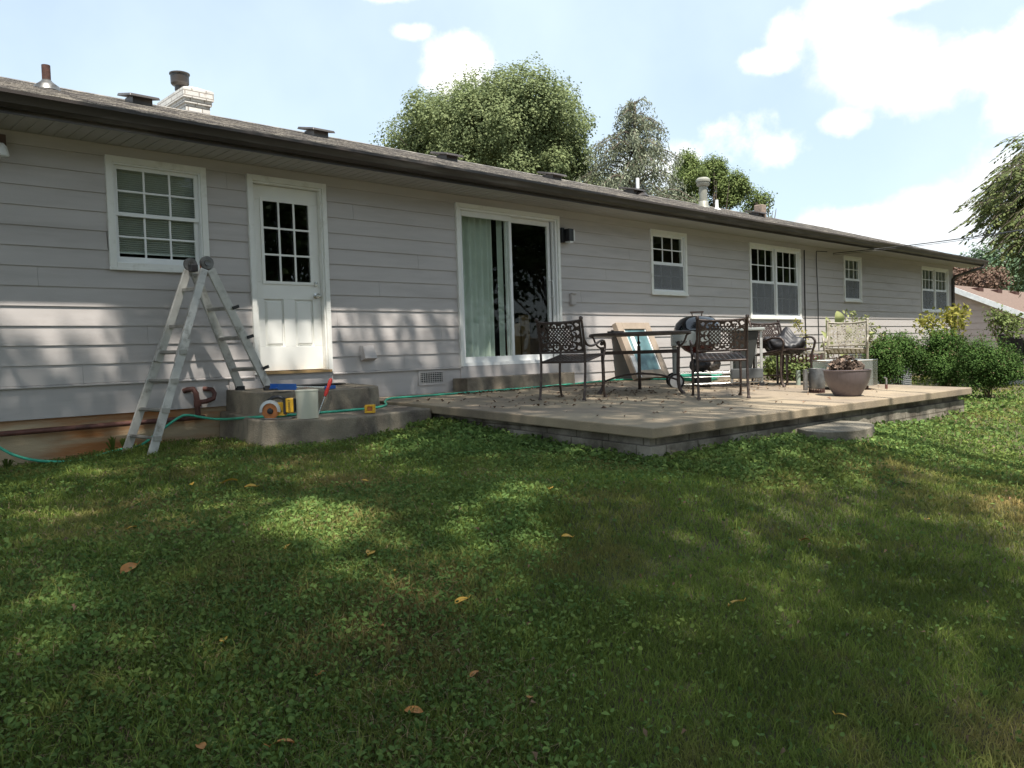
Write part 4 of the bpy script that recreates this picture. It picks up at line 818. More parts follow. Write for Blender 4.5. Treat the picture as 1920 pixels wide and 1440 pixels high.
# crumpled cover on chair C
c = np.array(chC.location)
cvm = blob((0,0,0), .36,.30,.155, .07, 9, 30); pts = np.array(cvm.v)
pts[:,2] += .05*np.sin(pts[:,0]*17+1)*np.cos(pts[:,1]*13)+.025*np.abs(np.sin(pts[:,0]*37+pts[:,1]*29))+.10*np.exp(-((pts[:,0]-.05)**2+(pts[:,1]-.05)**2)/.02)
pts[:,2] = np.maximum(pts[:,2], -.13-.04*np.sin(pts[:,0]*12)); cvm.v = [tuple(p) for p in pts]
d_ = Vector((RT[0],RT[1],0))
cv_ = build('grill_cover', cvm, MT['cover'], smooth=50); cv_.location = (c[0]+.06, c[1]-.02, c[2]+.53); cv_.rotation_euler = (0,0,math.atan2(RT[1],RT[0])); cv_.scale = (.78,.7,.85)
tag(cv_, 'crumpled black vinyl grill cover heaped on a metal armchair', 'cover')

# low fretwork side table
c = V(*pl(1503,722)); ST2 = Thing('side_table', (c[0],c[1],c[2]), 'low metal side table with pale top and fretwork apron beside the crumpled cover', 'side table')
F2 = xfold(c[0]+.12, c[1]+.12, PZ(c[0],c[1]), RT[0], RT[1]); g2_ = lambda mb: mb.xf(F2)
ST2.part('top', g2_(MB().box(-.24,.30,-.22,.22,.425,.45)), MT['ironsunlit'], bevel=.006)
ST2.part('apron', g2_(fretpanel(.50,.11, lambda x, z: abs(x) > .235 or abs(z) > .045 or abs(math.hypot((x%.1)-.05, z)-.032) < .009 or abs((x%.05)-.025) < .006 and abs(z) > .02, lambda a, b, n: V(a+.03, -.205+n, .365+b))), MT['rust'])
for lx in (-.21,.27):
    for ly in (-.2,.2): ST2.part('leg', g2_(MB().box(lx-.013,lx+.013,ly-.013,ly+.013,0,.425)), MT['iron'])
c = V(*pl(1497,722)); tag(build('pipe_stub', MB().lathe([(.03,0),(.03,.20),(.001,.205)], (0,0,0), 12), mat('pale green pipe', (.32,.38,.32), .5)), 'pale green pipe stub standing under the side table', 'pipe').location = tuple(c)

# chimney starter, pot, steel box, gas stub
c = V(*pl(1530,736)); CS = Thing('chimney_starter', tuple(c), 'galvanised charcoal chimney starter with perforated base left of the round pot', 'chimney starter')
F3 = xfold(c[0],c[1],c[2],RT[0],RT[1]); g3 = lambda mb: mb.xf(F3)
CS.part('cylinder', g3(MB().lathe([(.092,.05),(.094,.055),(.094,.285),(.091,.29),(.088,.285),(.088,.06),(.001,.06)], (0.01,0,0), 28)), MT['starter'], smooth=40)
pv = MB()
for k in range(28):
    a = 2*math.pi*k/28; pv.beam((.01+.09*math.cos(a),.09*math.sin(a),.0),(.01+.09*math.cos(a+.1),.09*math.sin(a+.1),.05),.003,.010,(math.cos(a),math.sin(a),0))
pv.lathe([(.092,0),(.094,.0),(.094,.008),(.091,.008)], (.01,0,0), 28); CS.part('perforated_base', g3(pv), MT['rust'])
CS.part('handle', g3(MB().box(-.145,-.105,-.03,.03,.03,.28).box(-.106,-.07,-.012,.012,.235,.25).box(-.106,-.07,-.012,.012,.07,.085)), MT['galv'], bevel=.004)
c = V(*pl(1589,742)); PO = Thing('planter_bowl', tuple(c), 'wide brown grey planter bowl filled with dead plants near the patio edge', 'planter')
PO.part('bowl', MB().lathe([(.001,.0),(.135,.0),(.145,.01),(.175,.06),(.215,.13),(.240,.20),(.250,.27),(.252,.283),(.258,.288),(.256,.297),(.238,.297),(.232,.26),(.001,.24)], c, 56), MT['pot'], smooth=35)
cm = MB()
for k in range(5):
    r = random.Random(k); a = r.uniform(0,6.28); q = c+V(.09*math.cos(a),.09*math.sin(a),.29); o_ = blob(q, r.uniform(.09,.13), r.uniform(.08,.11), r.uniform(.09,.14), .2, k, 14); cm.add(o_.v, o_.f)
PO.part('dead_plant', cm, MT['wilt'], smooth=30)
n = 420; A = RNG.normal(size=(n,3)); A /= np.linalg.norm(A, axis=1)[:,None]; A[:,2] = np.abs(A[:,2]); Cc = c+V(-.04,0,.26)+A*V(.20,.18,.20)*(RNG.random((n,1))**.4)
lm = leafmesh('wilted_leaves', Cc, RNG.uniform(.03,.09,n), MT['wilt'], PO.o, c, asp=.5, fold=.6)
c1_ = V(*pl(1637,731)); BXS = Thing('steel_fire_box', tuple(c1_), 'shiny stainless steel box on short legs behind the planter bowl', 'steel box')
F4 = xfold(c1_[0],c1_[1],c1_[2],RT[0]*.97+.1,RT[1]*.97); g4 = lambda mb: mb.xf(F4)
BXS.part('tub', g4(MB().box(-.74,.02,0,.56,.06,.362).box(-.73,.01,.01,.55,.363,.366) if False else MB().prism([(-.44,0),(.0,0),(.135,.14),(.135,.5),(0,.6),(-.44,.6),(-.54,.5),(-.54,.1)][::-1], .372, .055)), MT['steel'])
BXS.part('rim', g4(MB().tube([(-.44,0,.372),(.0,0,.372),(.135,.14,.372),(.135,.5,.372),(0,.6,.372),(-.44,.6,.372),(-.54,.5,.372),(-.54,.1,.372),(-.44,0,.372)], .008, 6)), MT['steel'])
for lx, ly in ((-.04,.06),(-.4,.06),(-.04,.5),(-.4,.5)): BXS.part('leg', g4(MB().lathe([(.024,0),(.014,.01),(.014,.06)], (lx,ly,0), 10)), MT['rust'])
c = V(*pl(1662,729)); GS = Thing('gas_stub', tuple(c), 'short capped gas stub pipe rising from the patio right of the steel box', 'pipe')
GS.part('pipe', MB().tube([c, c+V(0,0,.13), c+V(-.03,0.01,.145)], .011, 8), MT['galv']); GS.part('red_base', MB().lathe([(.016,0),(.016,.055),(.001,.056)], c, 10), MT['gas'])

# air conditioner unit behind the shrubs
c = V(15.6,-1.9,gz1(15.6,-1.9)); AC = Thing('condenser_unit', tuple(c), 'grey louvred air conditioner unit half hidden between the shrubs', 'air conditioner')
mb = MB(); 
for k in range(20): mb.box(c[0]-.42,c[0]+.42,c[1]-.42,c[1]+.42,c[2]+.06+k*.036,c[2]+.06+k*.036+.016)
AC.part('louvres', mb, MT['ac']); AC.part('body', MB().box(c[0]-.40,c[0]+.40,c[1]-.40,c[1]+.40,c[2]+.02,c[2]+.78), mat('dark coil grey', (.16,.165,.17), .6)); AC.part('top', MB().box(c[0]-.43,c[0]+.43,c[1]-.43,c[1]+.43,c[2]+.781,c[2]+.82), MT['ac'], bevel=.01)  # body in a darker grey than the louvres

# power line to the house
pts = [at(1562,475,-.04), at(1700,461,-1.15), at(1835,443,-3.2), at(1925,430,-5.2)]
a, b = pts[1], pts[3]; 
tag(build('power_line', MB().tube(smooth_pts(pts, 2), .010, 6).tube(smooth_pts([p+V(0,.0,-.035) for p in pts[:3]]+[pts[3]], 2), .005, 6), MT['cable']), 'thin black overhead service cable running from the wall past the eave to the tree', 'cable')

# ------------------------------------------------------------------ neighbour, fence
NX = 36.; r0 = at(1785,535,0); 
yr, zr = 3.55, 2.42; ns_ = (2.42-1.14)/(3.55-.85)
NB = Thing('neighbour_house', (42,0,-.9), 'pinkish neighbouring house with red brown shingle roof and white fascia', 'house')
ye = -5.2
mb = MB().add([(NX-.4,yr,zr),(NX+16,yr,zr),(NX+16,ye-.5,zr-(yr-ye+.5)*ns_*1.0),(NX-.4,ye-.5,zr-(yr-ye+.5)*ns_)], [(0,1,2,3)]).add([(NX-.4,yr,zr),(NX+16,yr,zr),(NX+16,yr+8,zr-8*ns_),(NX-.4,yr+8,zr-8*ns_)], [(0,1,2,3)])
rf = NB.part('roof', mb, MT['nroof'])
vt = MB()
for k in range(4): vt.box(NX+2.0+k*2.6, NX+2.6+k*2.6, yr-.55, yr-.25, zr-.30, zr-.10)
NB.part('roof_vent', vt, MT['rust'], rf)
zr_ = lambda y: zr-(yr-y)*ns_
NB.part('fascia', MB().add([(NX-.42,yr,zr+.02),(NX-.42,ye-.5,zr_(ye-.5)+.02),(NX-.42,ye-.5,zr_(ye-.5)-.20),(NX-.42,yr,zr-.20),(NX-.38,yr,zr+.02),(NX-.38,ye-.5,zr_(ye-.5)+.02),(NX-.38,ye-.5,zr_(ye-.5)-.20),(NX-.38,yr,zr-.20)], [(0,1,2,3),(4,5,6,7),(0,1,5,4),(3,2,6,7)]), MT['nfascia'])
NB.part('soffit', MB().add([(NX-.38,yr,zr-.17),(NX-.38,ye-.5,zr_(ye-.5)-.17),(NX,ye-.5,zr_(ye-.5)-.17),(NX,yr,zr-.17)], [(0,1,2,3)]), MT['nfascia'])
mb = MB(); z = -.95
while z < zr-.2:
    yl = yr+7 if False else yr+ (zr-.15-z)/ns_; yl = min(yl, yr+8); yrr = max(ye, yr-(zr-.15-z)/ns_)
    mb.add([(NX-.02,yrr,z),(NX-.02,yl,z),(NX,min(yl, yr+(zr-.15-z-.25)/ns_),z+.25),(NX,max(yrr, yr-(zr-.15-z-.25)/ns_),z+.25)], [(0,1,2,3)]); z += .25
NB.part('siding_wall', mb, MT['nwall'])
FE = Thing('privacy_fence', (20,-3.2,-.8), 'dark stained board fence behind the rounded shrub at the right edge', 'fence')
f0 = dp(1893,740,15.6); mb = MB(); fy = f0[1]; x_ = f0[0]
dirf = V(.25,-1,0); dirf /= np.linalg.norm(dirf)
p_ = V(18.9,-3.05,0)
for k in range(60):
    a = p_+dirf*(k*.15); z = gz1(a[0],a[1]); mb.beam((a[0],a[1],z-.0),(a[0],a[1],z+.97+.015*math.sin(k*2.3)), .138, .018, tuple(dirf))
FE.part('board_panel', mb, MT['fence'])
for k in range(0, 60, 16):
    a = p_+dirf*(k*.15)+V(.06,.02,0); FE.part('post', MB().box(a[0]-.045,a[0]+.045,a[1]-.045,a[1]+.045,-.95,.25), MT['fence'])
e = p_+V(-.25,.1,0); tag(build('concrete_edging', MB().beam(V(e[0],e[1],-.74), V(e[0],e[1],-.74)+dirf*8, .09, .10), mat('pale edging', (.5,.48,.42), .8)), 'pale concrete edging strip along the foot of the dark fence', 'edging')

# ------------------------------------------------------------------ plants
def crown(name, blobs, n, size, m, parent, origin, shell=.35, asp=.7, droop=None, cluster=0, fold=.3):
    """blobs: (centre, (rx,ry,rz), weight)"""
    W = np.array([b[2] for b in blobs], float); W /= W.sum(); ks = RNG.choice(len(blobs), n if not cluster else n//cluster, p=W)
    A = RNG.normal(size=(len(ks),3)); A /= np.linalg.norm(A, axis=1)[:,None]
    rad = (1-shell*RNG.random(len(ks))**1.5)[:,None]
    Cn = np.array([blobs[k][0] for k in ks]); Rr = np.array([blobs[k][1] for k in ks]); C = Cn+A*Rr*rad
    if cluster:
        A = np.repeat(A, cluster, 0); C = np.repeat(C, cluster, 0); C = C+RNG.normal(size=C.shape)*size*.95; t = np.repeat(RNG.random(len(ks)), cluster)*.55+RNG.random(len(C))*.45
    else: t = RNG.random(len(C))
    return leafmesh(name, C, RNG.uniform(.6,1.2,len(C))*size, m, parent, origin, asp=asp, tint=t, droop=droop, fold=fold, nb=A*.8+np.array([0,0,.25]))
def subblobs(c, R, n, r, seed, squash=1., lowcut=-.3):
    rg = np.random.default_rng(seed); out = []
    for _ in range(n):
        a = rg.normal(size=3); a /= np.linalg.norm(a)
        if a[2] < lowcut: a[2] *= -1
        q = rg.uniform(.5,1.06); rr = r*rg.uniform(.45,1.35)
        out.append((np.array(c)+a*(np.array(R)-rr*.6)*q, (rr,rr,rr*squash), rr*rr))
    return out
def limbs(mb, base, c, R, n, r0, seed, h0=.35):
    rg = np.random.default_rng(seed); base = V(*base); c = V(*c)
    mb.tube(smooth_pts([base, base*.6+c*.4+V(.1,.1,0), c+V(0,0,R[2]*.3)]), [r0*(1-.8*i/9) for i in range(10)] if False else list(np.linspace(r0, r0*.25, len(smooth_pts([base, base, base])))), 8)
    for _ in range(n):
        a = rg.normal(size=3); a[2] = abs(a[2]); a /= np.linalg.norm(a); s = base*(1-h0)+c*h0+V(0,0,rg.uniform(0,.4)*R[2]); e = c+a*np.array(R)*.9
        pts = smooth_pts([s, (s+e)/2+V(0,0,.1*R[2]), e]); mb.tube(pts, list(np.linspace(r0*.4, r0*.05, len(pts))), 6)
    return mb
def tree(name, base, c, R, nsub, rsub, n, size, m, label, seed, group='trees beyond the house', **k):
    o = empty(name, tuple(base), label, 'tree', group)
    mb = MB(); limbs(mb, (base[0],base[1],base[2]), c, R, 14, .22, seed)
    build('trunk', mb, MT['bark'], o, base, 60)
    crown('crown', subblobs(c, R, nsub, rsub, seed, **({'squash': k.pop('squash')} if 'squash' in k else {})), n, size, m, o, base, **k)
    return o
c = dp(925,245,34); tree('maple_tree', V(c[0],c[1],-.8), c+V(0,0,-1.7), (4.75,4.75,4.1), 120, 1.15, 230000, .11, MT['leafA'], 'broad full maple crown rising behind the middle of the roof', 3, cluster=9, shell=.5, asp=.85)
o = dp(745,275,34); 
c = dp(1185,330,31); o_ = empty('grey_cedar_tree', (c[0],c[1],-.8), 'thin grey green tree with drooping see through branches right of the maple', 'tree', 'trees beyond the house')
base = V(c[0],c[1],-.8); top = dp(1190,190,31); mb = MB(); mb.tube(smooth_pts([base, base*.5+top*.5, top]), list(np.linspace(.2,.03,len(smooth_pts([base,base,base])))), 8); CC = []
rg = np.random.default_rng(5)
for k in range(150):
    t = rg.uniform(.42,.99); s = base*(1-t)+top*t; a = rg.uniform(0,6.28); ln = (1.03-t)**.85*5.4*rg.uniform(.45,1.1)+.2
    u_ = V(math.cos(a), math.sin(a), 0); p1_ = s+u_*ln*.5+V(0,0,ln*.34); p2_ = s+u_*ln+V(0,0,ln*.06-.1); pts = smooth_pts([s, p1_, p2_]); mb.tube(pts, list(np.linspace(.035,.008,len(pts))), 5)
    for q in np.linspace(.25, 1, int(10+ln*7)):
        i_ = q*(len(pts)-1); i0 = int(min(i_, len(pts)-2)); P = pts[i0]*(1-(i_-i0))+pts[i0+1]*(i_-i0); hang = rg.uniform(.2,.7)
        for h in np.linspace(0, hang, 6): CC.append(P+V(rg.normal()*.09, rg.normal()*.09, -h+.06))
build('trunk', mb, MT['bark'], o_, base, 60)
leafmesh('crown', np.array(CC), RNG.uniform(.09,.20,len(CC)), MT['leafB'], o_, base, asp=.30, droop=(0,0,-1))
c = dp(1338,355,40); gb = []
for (px_, py_, w_, h_) in ((1288,350,.95,1.7),(1325,345,1.0,1.5),(1350,372,1.0,1.2),(1380,385,.9,1.5),(1300,385,1.2,1.2),(1268,385,.9,1.0),(1342,330,.5,.8),(1290,318,.5,.8),(1382,358,.5,.8)):
    q = dp(px_, py_, 40+random.uniform(-.6,.6)); gb += subblobs(q, (w_,w_,h_), 7, .5, 70+px_)
o_ = empty('green_ash_tree', (c[0],c[1],-.8), 'mid green tree with ragged upright lobes right of the grey drooping tree', 'tree', 'trees beyond the house')
build('trunk', limbs(MB(), (c[0],c[1],-.8), c+V(0,0,-1), (1.8,1.8,2.4), 12, .2, 8), MT['bark'], o_, (c[0],c[1],-.8), 60)
crown('crown', gb, 42000, .11, MT['leafC'], o_, (c[0],c[1],-.8), cluster=8, shell=.6)
c = dp(1425,395,44); tree('small_ash_tree', V(c[0],c[1],-.8), c+V(0,0,-.4), (1.0,1.0,1.4), 14, .4, 3500, .13, MT['leafC'], 'small green treetop just showing above the roof near the brick flue', 9, cluster=6)
c = dp(1140,380,36); tree('low_evergreen_tree', V(c[0],c[1],-.8), c+V(0,0,-.6), (3.6,3.0,1.9), 40, .8, 14000, .14, MT['leafB'], 'low grey green crown filling in below the thin drooping tree', 12, cluster=8)
c = dp(1900,520,62); tree('far_green_tree', V(c[0],c[1],-.9), c+V(0,0,-.5), (6.0,4.4,3.4), 50, 1.3, 15000, .26, MT['leafF'], 'hazy blue green tree beyond the neighbouring roof', 14, 'far trees', cluster=7)
c = dp(1800,525,56); tree('brown_vine_tree', V(c[0],c[1],-.9), c+V(0,0,-.35), (3.0,3.0,1.3), 26, .6, 8000, .2, MT['brown'], 'low mass of brown dead foliage behind the neighbouring roof ridge', 15, 'far trees', cluster=7)
# long line of trees on the horizon, only glimpsed
for k, (px, dd) in enumerate(((1990,70),(2150,60),(2400,55))):
    c = dp(px,520,dd); tree('far_green_tree', V(c[0],c[1],-.9), c+V(0,0,-.4), (5.5,5,4), 26, 1.6, 4000, .4, MT['leafF'], 'far tree past the right edge of the yard', 20+k, 'far trees past the right edge', cluster=6)
# walnut with drooping compound leaves, upper right
wc = dp(2080,330,16.); wb = V(wc[0],wc[1],-.9); o_ = empty('walnut_tree', tuple(wb), 'leafy walnut branches hanging into the upper right corner', 'tree')
mb = MB(); mb.tube([wb, wb+V(.1,0,3), wc+V(0,0,1)], [.2,.16,.1], 10); CL = []; CD_ = []; rg = np.random.default_rng(21)
def frond(P, dir_, ln):
    pts = smooth_pts([P, P+dir_*ln*.5+V(0,0,-.06*ln), P+dir_*ln+V(0,0,-.45*ln)]); mb.tube(pts, .004, 4)
    side = np.cross(dir_, V(0,0,1)); side /= np.linalg.norm(side)+1e-6
    for q in np.linspace(.2, 1, 9):
        i_ = q*(len(pts)-1); i0 = int(min(i_, len(pts)-2)); X_ = pts[i0]*(1-(i_-i0))+pts[i0+1]*(i_-i0)
        for s in (-1,1): CL.append(X_+side*s*.055+V(0,0,-.02)); CD_.append(side*s+dir_*.6+V(0,0,-.6))
for k in range(430):
    px_, py_ = rg.uniform(1835,2100), rg.uniform(235,500)
    lim = 1862+ (max(0,(360-py_))*.62) + max(0, (py_-400))*.9
    if px_ < lim: continue
    P = dp(px_, py_, rg.uniform(14.6,17.4))
    d_ = (P-wc); d_[2] *= .3; d_ /= np.linalg.norm(d_)+1e-6; d_ = d_*.8+rg.normal(size=3)*.35; d_[2] = -abs(d_[2])*.6; d_ /= np.linalg.norm(d_)
    for _ in range(4): frond(P+rg.normal(size=3)*.10, d_+rg.normal(size=3)*.3, rg.uniform(.28,.45))
    if k % 6 == 0: mb.tube(smooth_pts([wc+V(0,0,rg.uniform(-.5,1)), (P+wc)/2+V(0,0,.25), P]), .014, 5)
build('trunk', mb, MT['bark'], o_, wb, 60)
CL = np.array(CL); CD_ = np.array(CD_); n = len(CL); a = CD_/np.linalg.norm(CD_, axis=1)[:,None]; up_v = np.tile(V(0,0,1), (n,1))+RNG.normal(size=(n,3))*.35; b = np.cross(up_v, a); b /= np.linalg.norm(b, axis=1)[:,None]
s = RNG.uniform(.10,.15,n)[:,None]; c0 = CL-wb; VV = np.stack([c0, c0+a*s*.45-b*s*.17, c0+a*s, c0+a*s*.45+b*s*.17], 1)
rawmesh('crown', VV.reshape(-1,3), np.arange(4*n), 4, n, np.repeat(RNG.random(n),4), MT['leafD'], o_)

def shrub(name, base, c, R, n, size, m, label, cat='shrub', seed=1, nsub=22, rsub=.22, group='shrubs beyond the patio', core=True, **k):
    o = empty(name, tuple(base), label, cat, group); mb = MB(); rg = np.random.default_rng(seed)
    for _ in range(9):
        a = rg.normal(size=3); a[2] = abs(a[2]); a /= np.linalg.norm(a); mb.tube(smooth_pts([V(*base)+V(rg.normal()*.04,rg.normal()*.04,0), V(*base)*.5+V(*c)*.5+rg.normal(size=3)*.05, V(*c)+a*np.array(R)*.8]), .008, 5)
    SH = []
    for _ in range(16 if size < .05 else 4):
        a = rg.normal(size=3); a[2] = abs(a[2])+.3; a /= np.linalg.norm(a); p0_ = V(*c)+a*np.array(R)*.8; p1_ = V(*c)+a*np.array(R)*rg.uniform(1.05,1.28)+V(0,0,.02); mb.tube([p0_, p1_], .003, 4)
        for q in np.linspace(.2,1,9): SH.append(p0_*(1-q)+p1_*q+rg.normal(size=3)*.014)
    build('stem', mb, MT['stem'], o, base, 60)
    leafmesh('shoot_leaves', np.array(SH), size*1.15, m, o, base)
    if size < .05 and core:
        A_2 = RNG.normal(size=(260,3)); A_2 /= np.linalg.norm(A_2, axis=1)[:,None]; leafmesh('dead_leaves', V(*c)+A_2*np.array(R)*RNG.uniform(.5,1.0,(260,1)), size*.9, MT['thatch'], o, base)
    crown('foliage', subblobs(c, R, nsub, rsub, seed, 1., -.85), n, size, m, o, base, shell=.7, **k)
    return o
def onbase(x, y): return V(x, y, gz1(x, y))
b3 = onbase(14.0,-4.2); shrub('rounded_shrub', b3, b3+V(0,0,.50), (.47,.47,.46), 22000, .032, MT['box'], 'glossy rounded evergreen shrub nearest the lawn at the patio corner', seed=31, cluster=4)
c = dp(1772,668,13.6); b2 = onbase(c[0],c[1]); shrub('wide_shrub', b2, V(c[0],c[1],c[2]-.05), (.56,.56,.50), 26000, .034, MT['box'], 'wide evergreen shrub with bare twigs low down in the middle of the row', seed=32, cluster=4)
c = dp(1683,665,14.2); b1 = onbase(c[0],c[1]); shrub('dark_shrub', b1, V(c[0],c[1],c[2]-.02), (.46,.46,.36), 17000, .034, MT['box'], 'dark evergreen shrub directly behind the steel box', seed=33, cluster=4)
c = dp(1655,648,13.2); shrub('dark_shrub', onbase(c[0],c[1]), V(c[0],c[1],c[2]-.25), (.28,.28,.42), 9000, .034, MT['box'], 'low shrub squeezed between the pale chair and the dark shrub', seed=34, cluster=4)
c = dp(1878,612,21); shrub('young_tree', onbase(c[0],c[1]), c, (.46,.46,.50), 1000, .085, MT['leafC'], 'young sparse tree standing before the pink neighbouring wall', 'small tree', seed=35, nsub=16, rsub=.16, cluster=5)
c = dp(1905,655,18); shrub('fence_vine', onbase(c[0],c[1]), c, (.42,.42,.22), 2200, .06, MT['box'], 'dark green vine spilling over the top of the board fence', 'vine', seed=36, nsub=14, rsub=.14, cluster=4)
# yellowing climber near the far window
c = dp(1778,612,14.5); o_ = empty('yellowing_climber', tuple(onbase(c[0],c[1])), 'tall yellow green weed rising in front of the far double window', 'plant'); bs = onbase(c[0],c[1]); mb = MB(); LC = []
for (ex, ey, dd) in ((1740,592,14.3),(1775,590,14.5),(1810,580,14.7),(1795,600,14.5),(1763,620,14.4),(1785,575,14.6),(1730,600,14.2)):
    e = dp(ex, ey, dd); md = (bs+e)/2+V(0,0,.2); pts = smooth_pts([bs, md, e, e+V(RNG.normal()*.1,RNG.normal()*.1,-.10)]); mb.tube(pts, .006, 5)
    for q in np.linspace(.45,1,22):
        i0 = int(q*(len(pts)-1)); 
        for _ in range(4): LC.append(pts[i0]+RNG.normal(size=3)*.075)
build('stem', mb, MT['stem'], o_, bs); leafmesh('foliage', np.array(LC), RNG.uniform(.05,.12,len(LC)), MT['yel'], o_, bs, asp=.55, droop=(0,0,-.6))
# big leaf plant and ferny plant behind the pale chair
c = dp(1571,590,13.6); bs = onbase(c[0],c[1]); o_ = empty('large_leaf_plant', tuple(bs), 'pale green plant with one large upright leaf above the sunlit chair back', 'plant'); mb = MB(); LV = MB()
def bigleaf(L_, base, tip, wd):
    base = V(*base); tip = V(*tip); ax = tip-base; sd = np.array(RT); n = 7; vs = []; 
    for i_ in range(n+1):
        t = i_/n; w_ = wd*math.sin(math.pi*min(1,t*.93+.05))**.7; P = base+ax*t+FW*(-.10*math.sin(math.pi*t)); vs += [P-sd*w_, P+FW*.02, P+sd*w_]
    L_.add(vs, [f for i_ in range(n) for f in ((i_*3,i_*3+1,i_*3+4,i_*3+3),(i_*3+1,i_*3+2,i_*3+5,i_*3+4))])
for (bx, by, tx, ty, wd) in ((1570,612,1570,583,.085),(1550,625,1549,594,.05),(1560,650,1540,620,.06),(1585,640,1590,612,.06),(1600,690,1570,655,.08),(1545,640,1538,652,.05)):
    bq = dp(bx,by,13.6); mb.tube(smooth_pts([bs, (bs+bq)/2+V(.03,0,.05), bq]), .007, 5); bigleaf(LV, bq, dp(tx,ty,13.5), wd)
build('stem', mb, MT['stem'], o_, bs); lo2 = build('leaf_blades', LV, MT['bigleaf'], o_, bs, 60); 
a_ = lo2.data.attributes.new('tint','FLOAT','POINT'); a_.data.foreach_set('value', np.full(len(lo2.data.vertices), .6, dtype=np.float32))
bs = onbase(c[0]+.3,c[1]); o_ = empty('ferny_plant', tuple(bs), 'weedy sapling with feathery leaflets spreading right of the sunlit chair', 'plant'); mb = MB(); LC = []; LDr = []
for (ex, ey) in ((1600,585),(1625,590),(1635,605),(1612,596),(1585,582),(1645,612),(1655,625),(1630,620),(1610,640),(1640,640)):
    e = dp(ex, ey, 13.7); md = (bs+e)/2+V(0,0,.12); pts = smooth_pts([bs, md, e]); mb.tube(pts, .004, 5)
    for q in np.linspace(.6,1,11):
        i_ = q*(len(pts)-1); i0 = int(min(i_, len(pts)-2)); P = pts[i0]*(1-(i_-i0))+pts[i0+1]*(i_-i0)
        for s in (-1,1): LC.append(P+V(0,0,-.01)+np.array(RT)*s*.03+RNG.normal(size=3)*.01)
build('stem', mb, MT['stem'], o_, bs); leafmesh('foliage', np.array(LC), RNG.uniform(.06,.10,len(LC)), MT['bigleaf'], o_, bs, asp=.4)
# thin climber and weeds at the foot of the wall
c = at(1506,655,-.35); bs = V(c[0],c[1],PZ(c[0],c[1])); o_ = empty('thin_climber', tuple(bs), 'thin yellowing climber reaching up to the double window corner', 'plant')
P4 = [bs, at(1512,660,-.35), at(1505,625,-.3), at(1493,602,-.25)]; pts = smooth_pts(P4); build('stem', MB().tube(pts, .005, 5), MT['stem'], o_, bs)
LC = [pts[int(t*(len(pts)-1))]+RNG.normal(size=3)*(.05+.05*(1-t)) for t in RNG.random(240)]; leafmesh('foliage', np.array(LC), RNG.uniform(.03,.07,len(LC)), MT['yel'], o_, bs)
for k, (px, py, rr, lab) in enumerate(((1478,700,.32,'bushy green weed growing under the metal armchair with the cover'),(1525,700,.30,'green weed growing behind the fretwork side table'),(1455,690,.22,'small light green weed left of the metal armchair'))):
    c = dp(px, py, 12.4); bs = V(c[0],c[1],min(PZ(c[0],c[1]), c[2]-.1)); shrub('green_weed', bs, V(c[0],c[1],c[2]+.02), (rr,rr,rr*.7), 1300, .055, MT['leafC'], lab, 'weed', seed=50+k, nsub=12, rsub=.12, group='weeds by the wall', cluster=4)
for k, (px, py, h) in enumerate(((212,862,.20),(232,846,.16),(12,880,.12))):
    c = at(px, py, -.10); bs = V(c[0],-.12,gz1(c[0],-.12)); mb = MB()
    for j in range(9):
        a = RNG.uniform(-.9,.9); e = bs+V(math.sin(a)*h*.8, RNG.normal()*.05, h*math.cos(a)*.8); sd = V(0.008,0.006,0); m_ = (bs+e)/2+V(0,0,.05); mb.add([bs-sd,bs+sd,m_+sd,m_-sd,e], [(0,1,2,3),(3,2,4)])
    o = build('grass_tuft', mb, MT['blade'], None, bs); o.location = tuple(bs); tag(o, ['tall grass tuft at the left foot of the ladder','grass tuft at the foundation just behind the ladder foot','grass tuft at the foundation at the left edge'][k], 'grass tuft', 'grass tufts along the foundation')

# ------------------------------------------------------------------ shade trees over the lawn (behind the camera; their gaps let the sun patches through)
LITW = [(30,540,65,50,1),(130,600,80,62,1),(60,590,70,45,.85),(150,520,50,24,.95),(265,530,50,16,.55),(165,650,60,30,.6),(330,640,30,40,.4),(400,650,60,60,.3),(60,690,40,30,.3),(450,700,70,60,.55),(355,730,50,60,.5),
        (545,640,70,70,.8),(620,640,30,80,.5),(700,560,80,35,.35),(760,552,50,14,.7),(720,590,90,30,.6),(790,620,70,30,.6),(680,640,50,30,.45),(760,660,60,25,.4),(640,700,60,20,.5),(900,690,60,25,.45),(1000,690,60,30,.6),(840,600,20,60,.3),(900,600,60,60,.25)]
LITG = [(600,1005,120,48,.97),(480,975,90,25,.5),(920,1000,130,40,.32),(955,950,90,22,.75),(110,1130,80,32,.5),(80,960,140,35,.5),(360,950,120,30,.45),(250,910,160,22,.45),(1450,930,90,25,.5),(1700,1100,100,40,.2),(600,900,200,25,.25),(60,1250,80,40,.25),(720,1230,140,40,.2),(470,800,40,25,.5),(430,760,30,20,.6),(60,860,90,20,.4),(330,850,90,14,.3),(1230,1200,120,50,.25),
        (900,1090,100,35,.15),(1130,735,60,7,.6),(900,745,80,9,.5),(1020,742,80,8,.35),(700,880,60,25,.3),(1500,1040,60,60,.2),(1550,880,120,35,.55),(1880,1080,80,40,.5),(1640,1180,70,40,.2),(1750,900,60,30,.5)]
